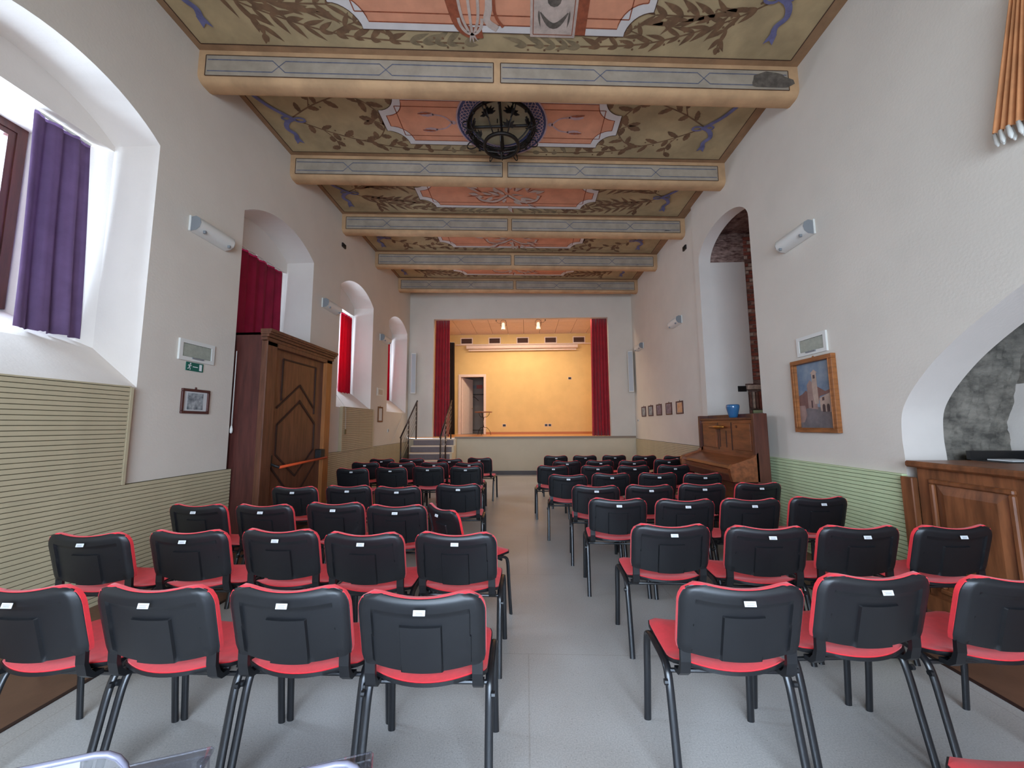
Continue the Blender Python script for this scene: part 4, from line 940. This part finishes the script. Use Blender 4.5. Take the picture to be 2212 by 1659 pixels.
def frame(name, label, x, y, z, rz, w, h, t, fm_, pm, mount=0.0, cat='picture', group=None, dp=.02, hook=True):
    f_ = thing(name, label, cat, (x, y, z), rz, group)
    for (a, b_, c_, d_) in ring4(-w / 2, w / 2, -h / 2, h / 2, t): MB().cbox(a, b_, -dp, 0, c_, d_, min(.004, t / 3)).build('frame_bar', fm_, f_)
    if mount: MB().box(-w / 2 + t, w / 2 - t, -.006, -.002, -h / 2 + t, h / 2 - t).build('mount', PAPER, f_)
    i = t + mount
    if pm: MB().box(-w / 2 + i, w / 2 - i, -.008, -.003, -h / 2 + t + mount * .3, h / 2 - t - mount * .3).build('print', pm, f_)
    if hook: MB().lathe([(.003, h / 2 - .002), (.012, h / 2 + .006), (.01, h / 2 + .02), (.002, h / 2 + .024)], 8).build('hook', fm_, f_)
    return f_
frame('framed_photograph', 'small black and white photograph in a dark frame below green sign', XL, 3.975, 1.71, LEFT, .35, .26, .028, WOODFR, PHOTO_G, .05)
frame('framed_certificate', 'narrow brown-framed sheet between the two far left windows', XL, 9.2, 1.715, LEFT, .3, .37, .035, mat('wood_ochre', rgb(120, 76, 34), .5), PAPER, 0)
for k, (y, pm, w_) in enumerate(((8.18, PHOTO_O, 'orange-tinted'), (8.79, PHOTO_V, 'violet-grey'), (9.43, PHOTO_V, 'dark violet'), (10.06, PHOTO_G, 'grey'), (10.65, PHOTO_G, 'pale grey'))):
    frame('small_picture', ('%s small framed picture, %s of five from the piano' % (w_, ('first', 'second', 'third', 'fourth', 'fifth')[k])), XRF, y, 1.785, RIGHT, .36, .27, .028, WOODFR, pm, .02, group='row of five small pictures')
pt = frame('oil_painting', 'large painting of a town church in a brown wooden frame', XR, 4.32, 1.75, RIGHT, .62, .82, .05, WOODF, CANVAS_SKY, 0, 'painting', dp=.05)
for (a, b_, c_, d_) in ring4(-.27, .27, -.37, .37, .01): MB().cbox(a, b_, -.058, -.04, c_, d_, .003).build('inner_bead', WOODF, pt)
def pp(pts, mt, y, nm): fl2(pts, y).build(nm, mt, pt)
pp([(-.26, -.36), (.26, -.36), (.26, -.19), (.1, -.14), (-.08, -.13), (-.26, -.16)], P_GROUND, -.0092, 'painted_square')
pp([(-.26, -.16), (-.26, .0), (-.2, .02), (-.14, .06), (-.10, .02), (-.10, -.14)], P_ROOF, -.0094, 'painted_houses'); pp([(-.26, -.30), (-.26, -.11), (-.17, -.11), (-.15, -.22), (-.2, -.3)], P_WALL, -.0096, 'painted_wall')
pp([(-.12, -.14), (-.12, .12), (-.07, .17), (-.02, .12), (.0, -.0), (.02, -.16)], P_WALL, -.0096, 'painted_church'); pp([(-.04, .0), (-.04, .24), (-.06, .24), (-.0, .28), (.05, .24), (.03, .24), (.04, -.1), (-.02, -.1)], P_WALL2, -.0098, 'painted_tower'); pp([(-.02, .18), (.01, .18), (.01, .22), (-.02, .22)], P_DARK, -.010, 'painted_belfry')
pp([(.03, .09), (.14, .03), (.26, .06), (.26, .02), (.06, -.02), (.03, -.1)], P_ROOF, -.0097, 'painted_roof'); pp([(.06, -.18), (.05, -.04), (.26, .03), (.26, -.2)], P_WALL2, -.0099, 'painted_arcade')
for cx in (.105, .165, .225): pp([(cx - .02, -.19)] + [(cx + .02 * math.cos(PI - PI * t / 6), -.13 + .025 * math.sin(PI - PI * t / 6)) for t in range(7)] + [(cx + .02, -.19)], P_DARK, -.0102, 'painted_arch')
pp([(.09, -.07), (.12, -.065), (.12, -.03), (.09, -.035)], P_DARK, -.0102, 'painted_window'); pp([(-.07, -.14), (-.05, -.14), (-.05, -.06), (-.07, -.06)], P_DARK, -.0102, 'painted_door')
def plate(name, label, x, y, z, rz, w, h, mt, mt2, cat, dp=.015):
    o = thing(name, label, cat, (x, y, z), rz); MB().cbox(-w / 2, w / 2, -dp, 0, -h / 2, h / 2, .003).build('plate', mt, o); MB().cbox(-w * .32, w * .32, -dp - .006, -dp, -h * .32, h * .32, .002).build('insert', mt2, o); return o
plate('junction_box', 'small black box high on the left wall', XL, 7.05, 4.94, LEFT, .13, .08, BLACK, BLACK, 'box', .03); plate('junction_box', 'small black box high on the right wall', XRF, 7.5, 4.95, RIGHT, .13, .09, BLACK, BLACK, 'box', .03)
plate('switch_panel', 'white switch plate above the narrow brown-framed sheet', XL, 9.16, 2.25, LEFT, .4, .19, WHITEPL, mat('beige_plastic', rgb(190, 178, 160), .5), 'switch'); plate('wall_switch', 'tiny switch on left wall above the stage steps', XL, 9.76, 1.32, LEFT, .06, .09, WHITEPL, GREYPL, 'switch'); plate('wall_socket', 'tiny white socket below the small pictures', XRF, 11.2, 1.55, RIGHT, .1, .08, WHITEPL, GREYPL, 'socket')
o = thing('wall_switch', 'black switch on the plaster inside the tall niche', 'switch', (3.80, 6.88, 2.05)); MB().cbox(-.075, .075, -.014, 0, -.05, .05, .005).build('plate', BLACK, o); MB().box(-.05, .05, -.018, -.012, -.03, .03).build('module', mat('black_gloss', rgb(16, 16, 18), .25), o)
cd2 = thing('curtain_cord', 'thin cord hanging from the curtain beyond the dark door', 'cord', (XL + .07, 7.3, 1.28)); MB().tube([(0, 0, .1), (.0, -.02, .5), (-.3, -.1, .95)], .003, 5).build('cord', WHITEPL, cd2); MB().cbox(-.012, .012, -.015, .015, 0, .1, .004).build('weight', mat('cord_weight', rgb(120, 100, 60), .5), cd2)
cd3 = thing('curtain_cord', 'thin cord slanting below the window nearest the stage', 'cord', (XL + .012, 10.9, 1.75)); MB().tube([(-.04, .05, .2), (0, 0, 0), (0, -.55, -.5), (0, -.9, -.75)], .003, 5).build('cord', WHITEPL, cd3)
# pleated tan cloth high on the right wall
m = MB(); g = []; n = 48
for j in range(11):
    t = j / 10; wd_ = .16 + .20 * t
    g.append([(3.10 + .025 * math.sin(2 * PI * 9 * i / n), 2.10 + .12 * (1 - t) * 0 + wd_ * (i / n), 4.15 - .85 * t + .05 * abs(i / n - .5)) for i in range(n + 1)])
for j in range(10):
    for i in range(n): m.quad(g[j][i], g[j][i + 1], g[j + 1][i + 1], g[j + 1][i])
tn = thing('pleated_cloth', 'tan pleated cloth with white fringe high on the right wall', 'cloth')
m.build('cloth', TAN, tn, smooth=True, weld=True)
fr = MB()
for i in range(0, n + 1, 3): p = Vector(g[-1][i]); fr.tube([p, p + Vector((.0, -.01, -.07)), p + Vector((-.01, -.02, -.10))], [.010, .014, .004], 6)
fr.build('fringe', WHITEPL, tn, smooth=True); MB().box(3.09, 3.18, 2.12, 2.24, 4.13, 4.2).build('fixing', WHITEPL, tn)

# ================================================================== CHAIRS
def chair_proto():
    root = thing('stacking_chair', 'x', 'chair')
    NX, NT = 28, 22; HW = .242
    def outline(s_, t):
        hw = HW - .004 * (1 - t)
        if t > .72: k = (t - .72) / .28; hw -= .062 * (1 - math.sqrt(max(0, 1 - k * k)))
        if t < .10: hw -= .006 * (1 - t / .10)
        zt = .822 - .016 * (1 - min(1, abs(s_) * 1.25) ** 2); zb = .548 - .032 * (1 - s_ * s_)
        z = zb + (zt - zb) * t
        y = -.238 - .075 * (z - .515) / .305 + .028 * s_ * s_
        return s_ * hw, y, z
    def relief(x, z, s_, t):
        d_ = 0.0
        e = min((1 - abs(s_)) * HW, (1 - t) * .26)
        if e < .02: d_ -= .016 * (1 - e / .02) ** 2            # rolled outer edge
        inn = abs(x) < .185 and z < .762 - .012 * (1 - (x / .185) ** 2)
        if inn: d_ -= .010
        if abs(x) < .078 and z < .700: d_ += .010
        return d_
    xs = sorted(set([-1 + 2 * i / NX for i in range(NX + 1)] + [v * sg for v in (.755, .772, .318, .335) for sg in (1, -1)]))
    ts = sorted(set([j / NT for j in range(NT + 1)] + [.812, .824, .612, .624]))
    back = MB(); front = []; rows = []
    for t in ts: rows.append([(lambda p, r_: (p[0], p[1] - r_, p[2]))(outline(s_, t), relief(outline(s_, t)[0], outline(s_, t)[2], s_, t)) for s_ in xs])
    fr_ = [[(outline(s_, t)[0], outline(s_, t)[1] + .012, outline(s_, t)[2]) for s_ in xs] for t in ts]
    for G in (rows, fr_):
        for j in range(len(ts) - 1):
            for i in range(len(xs) - 1): back.quad(G[j][i], G[j][i + 1], G[j + 1][i + 1], G[j + 1][i])
    def rim(G): return [G[0][i] for i in range(len(xs))] + [G[j][-1] for j in range(1, len(ts))] + [G[-1][i] for i in range(len(xs) - 2, -1, -1)] + [G[j][0] for j in range(len(ts) - 2, 0, -1)]
    back.strip(rim(rows), rim(fr_), True)
    back.build('back_shell', BLKPL, root, smooth=math.radians(50), weld=True)
    cu = MB(); N2, T2 = 14, 12
    def cushion(off, puff):
        return [[(lambda p, e: (p[0] * 1.004, p[1] + off + puff * e, p[2] + .003))(outline(-1 + 2 * i / N2, j / T2), min(1, 4 * min(i, N2 - i) / N2, 4 * min(j, T2 - j) / T2) ** .5) for i in range(N2 + 1)] for j in range(T2 + 1)]
    Ga, Gb = cushion(.012, 0), cushion(.030, .016)
    for G in (Ga, Gb):
        for j in range(T2):
            for i in range(N2): cu.quad(G[j][i], G[j][i + 1], G[j + 1][i + 1], G[j + 1][i])
    def rim2(G): return [G[0][i] for i in range(N2 + 1)] + [G[j][-1] for j in range(1, T2 + 1)] + [G[-1][i] for i in range(N2 - 1, -1, -1)] + [G[j][0] for j in range(T2 - 1, 0, -1)]
    cu.strip(rim2(Ga), rim2(Gb), True); cu.build('back_cushion', REDFAB, root, smooth=math.radians(60), weld=True)
    # seat: cushion over a black pan, rear edge bowed
    def seat_pt(s_, t, grow=0.0):
        hw = .232 + grow
        if t > .8: hw -= .05 * (1 - math.sqrt(max(0, 1 - ((t - .8) / .2) ** 2)))
        if t < .18: hw -= .045 * (1 - math.sqrt(max(0, 1 - ((.18 - t) / .18) ** 2)))
        yb = -.165 - grow - .045 * (1 - s_ * s_); yf = .235 + grow
        return s_ * hw, yb + (yf - yb) * t
    def slab(z_of, z_bot, grow, m_, nm):
        mm = MB(); n1, n2 = 14, 12; T_ = []; B_ = []
        for j in range(n2 + 1):
            T_.append([]); B_.append([])
            for i in range(n1 + 1):
                s_, t = -1 + 2 * i / n1, j / n2; x, y = seat_pt(s_, t, grow); e = min(1, 5 * min(i, n1 - i) / n1, 5 * min(j, n2 - j) / n2) ** .5
                T_[-1].append((x, y, z_of(s_, t, e))); B_[-1].append((x, y, z_bot(s_, t)))
        for G in (T_, B_):
            for j in range(n2):
                for i in range(n1): mm.quad(G[j][i], G[j][i + 1], G[j + 1][i + 1], G[j + 1][i])
        rm = lambda G: [G[0][i] for i in range(n1 + 1)] + [G[j][-1] for j in range(1, n2 + 1)] + [G[-1][i] for i in range(n1 - 1, -1, -1)] + [G[j][0] for j in range(n2 - 1, 0, -1)]
        mm.strip(rm(T_), rm(B_), True); return mm.build(nm, m_, root, smooth=math.radians(60), weld=True)
    sag = lambda s_, t: .018 * (2 * t - 1) * t - .012 * (1 - s_ * s_) + (.030 * (1 - t / .25) if t < .25 else 0) - (.014 * ((t - .8) / .2) ** 2 if t > .8 else 0)
    slab(lambda s_, t, e: .452 + sag(s_, t) + .020 * e, lambda s_, t: .446 + sag(s_, t), 0, REDFAB, 'seat_cushion')
    slab(lambda s_, t, e: .449 + sag(s_, t), lambda s_, t: .434 + sag(s_, t), .004, BLKPL, 'seat_pan')
    # steel frame: oval tube, each side an inverted U
    for sx in (-1, 1):
        x = .248 * sx
        f_ = smooth_path([Vector((x, .205, 0)), Vector((x * .99, .19, .2)), Vector((x * .985, .178, .385)), Vector((x * .98, .15, .428)), Vector((x * .98, .09, .438)), Vector((x * .98, .02, .434))], 5)
        MB().tube(f_, .0105, 10, ry=.017, up_=Vector((1, 0, 0))).build('leg', BLKMET, root, smooth=math.radians(50))
        r_ = smooth_path([Vector((x, -.205, 0)), Vector((x * .99, -.16, .2)), Vector((x * .985, -.122, .36)), Vector((x * .98, -.09, .415)), Vector((x * .98, -.04, .43)), Vector((x * .98, .02, .434))], 5)
        MB().tube(r_, .0105, 10, ry=.017, up_=Vector((1, 0, 0))).build('leg', BLKMET, root, smooth=math.radians(50))
        MB().tube([(x * .99 + sx * .008, -.128, .375), (x * .99 + sx * .022, -.128, .375)], .012, 8).build('stacking_stud', BLKPL, root)
        bk = MB(); P_ = [(-.135, .425), (-.175, .43), (-.200, .452), (-.212, .50), (-.214, .58), (-.200, .58), (-.196, .50), (-.184, .468), (-.168, .448), (-.135, .445)]
        bk.prism(P_, lambda y, z: (sx * .186, y, z), lambda y, z: (sx * .226, y, z)); bk.build('back_bracket', BLKPL, root)
    for yy, zz in ((-.10, .405), (.12, .415)): MB().tube([(-.245, yy, zz), (.245, yy, zz)], .009, 8).build('cross_bar', BLKMET, root)
    return root
proto = chair_proto()
st_o = MB().cbox(-.022, .022, -.0012, .0012, -.0095, .0095, .0005).build('sticker', WHITEST, proto); st_o.location = (0.005, -.3135, .765); st_o.rotation_euler = (-.25, 0, 0)
for zz, ww in ((.003, .017), (-.001, .013), (-.005, .015)): MB().box(-ww, ww, -.0016, -.0012, zz - .0008, zz + .0008).build('print_line', GREYPR, st_o)
ROWS = dict(
 A=('L', 'nearest row', [(-1.995, 1.48), (-1.465, 1.49), (-.935, 1.50), (-.40, 1.46)]),
 B=('L', 'second row from the camera', [(-2.585, 2.21), (-2.04, 2.28), (-1.50, 2.31), (-.96, 2.25), (-.42, 2.26)]),
 C=('L', 'third row from the camera', [(-2.65, 3.04), (-2.105, 3.04), (-1.565, 3.12), (-1.03, 3.03)]),
 D=('L', 'fourth row from the camera', [(-2.40, 3.93), (-1.87, 4.01), (-1.33, 3.95), (-.73, 4.11)]),
 E=('L', 'fifth row from the camera', [(-2.58, 5.65), (-2.04, 5.76), (-1.51, 5.88), (-.93, 5.87)]),
 F=('L', 'sixth row from the camera', [(-2.77, 6.57), (-2.14, 6.55), (-1.57, 6.54), (-.97, 6.52)]),
 G=('L', 'row nearest the stage', [(-2.74, 7.25), (-2.18, 7.28), (-1.44, 7.2), (-.91, 7.43)]),
 H=('R', 'nearest row', [(.83, 1.56), (1.43, 1.67), (1.985, 1.66)]),
 I=('R', 'second row from the camera', [(.89, 2.46), (1.45, 2.42), (2.01, 2.44), (2.57, 2.45)]),
 J=('R', 'third row from the camera', [(.76, 3.31), (1.31, 3.28), (1.86, 3.31), (2.47, 3.39)]),
 K=('R', 'fourth row from the camera', [(.70, 4.01), (1.26, 4.05), (1.83, 4.13), (2.44, 4.19)]),
 M=('R', 'fifth row from the camera', [(.51, 4.88), (1.075, 5.01), (1.68, 5.05), (2.23, 5.0)]),
 N=('R', 'sixth row from the camera', [(.40, 5.98), (1.07, 5.96), (1.62, 5.95), (2.24, 6.0)]),
 O=('R', 'seventh row from the camera', [(.69, 6.72), (1.28, 6.83), (1.84, 6.78), (2.52, 7.03)]),
 P=('R', 'row nearest the stage', [(.59, 7.87), (1.18, 7.91), (1.78, 7.95), (2.36, 7.86), (2.94, 7.75)]))
ROT = {('A', 0): -.01, ('A', 1): -.01, ('A', 2): -.01, ('A', 3): .015, ('B', 0): .04, ('D', 3): .02, ('G', 3): -.12, ('H', 0): .0, ('H', 1): .07, ('H', 2): .05, ('I', 3): .05, ('J', 0): -.06, ('K', 0): -.08, ('M', 0): -.06}
ORD = ('first', 'second', 'third', 'fourth', 'fifth')
used = False
def place(label, x, y, rz, group):
    global used
    o = proto if not used else copy_tree(proto)
    used = True
    o.location = (x, y, 0); o.rotation_euler = (0, 0, rz); o['label'] = label; o['category'] = 'chair'; o['group'] = group
    return o
for r_, (side, rn, pos) in ROWS.items():
    n = len(pos)
    for k, (x, yb) in enumerate(pos):
        fa = (n - 1 - k) if side == 'L' else k
        rz = ROT.get((r_, k), R.uniform(-.03, .03))
        lab = 'red chair with black back, %s from aisle, %s, %s block' % (ORD[fa], rn, 'left' if side == 'L' else 'right')
        place(lab, x - math.sin(rz) * .3, yb + .31, rz, 'red and black chairs in rows')
place('red chair turned aside, at the aisle end of third left row', -.45, 3.17, -.86, 'red and black chairs in rows')
place('red chair at the bottom right edge, nearest the camera', 1.43, 1.065, 0.02, 'red and black chairs in rows')
# clear plastic chairs just in front of the camera: only their top corners are in the picture
def clear_chair(label, x, y, rz):
    t = thing('clear_chair', label, 'chair', (x, y, 0), rz, group='clear plastic chairs')
    def rr2(hw, z0, z1, rad): return [(-hw, z0), (hw, z0), (hw, z1 - rad)] + [(hw - rad + rad * math.cos(a), z1 - rad + rad * math.sin(a)) for a in (PI / 8, PI / 4, 3 * PI / 8, PI / 2)] + [(-hw + rad + rad * math.cos(a), z1 - rad + rad * math.sin(a)) for a in (PI / 2, 5 * PI / 8, 3 * PI / 4, 7 * PI / 8, PI)]
    MB().prism(rr2(.2, .48, .80, .05), lambda a, b_: (a, -.25 - .12 * (b_ - .48), b_), lambda a, b_: (a, -.235 - .12 * (b_ - .48), b_)).build('backrest', CLEARP, t)
    rimp = rr2(.2, .48, .80, .05); MB().tube([Vector((a, -.243 - .12 * (b_ - .48), b_)) for a, b_ in rimp[1:]], .006, 8).build('back_rim', mat('clear_rim', rgb(132, 130, 146), .25, spec=.6), t, smooth=True)
    MB().cbox(-.2, .2, -.24, .2, .445, .465, .008).build('seat', CLEARP, t)
    for sx in (-.18, .18):
        for sy in (-.22, .17): MB().tube([(sx, sy, .445), (sx * 1.06, sy * 1.08, 0)], [.016, .011], 8).build('leg', CLEARP, t, smooth=True)
    return t
c1 = clear_chair('clear plastic chair with white strip, bottom left corner', -1.09, 1.01, .35)
MB().box(-.19, .13, -.286, -.281, .775, .797).build('edge_label', PAPER, c1)
clear_chair('clear plastic chair at the bottom edge left of the aisle', -.60, 1.01, .32)
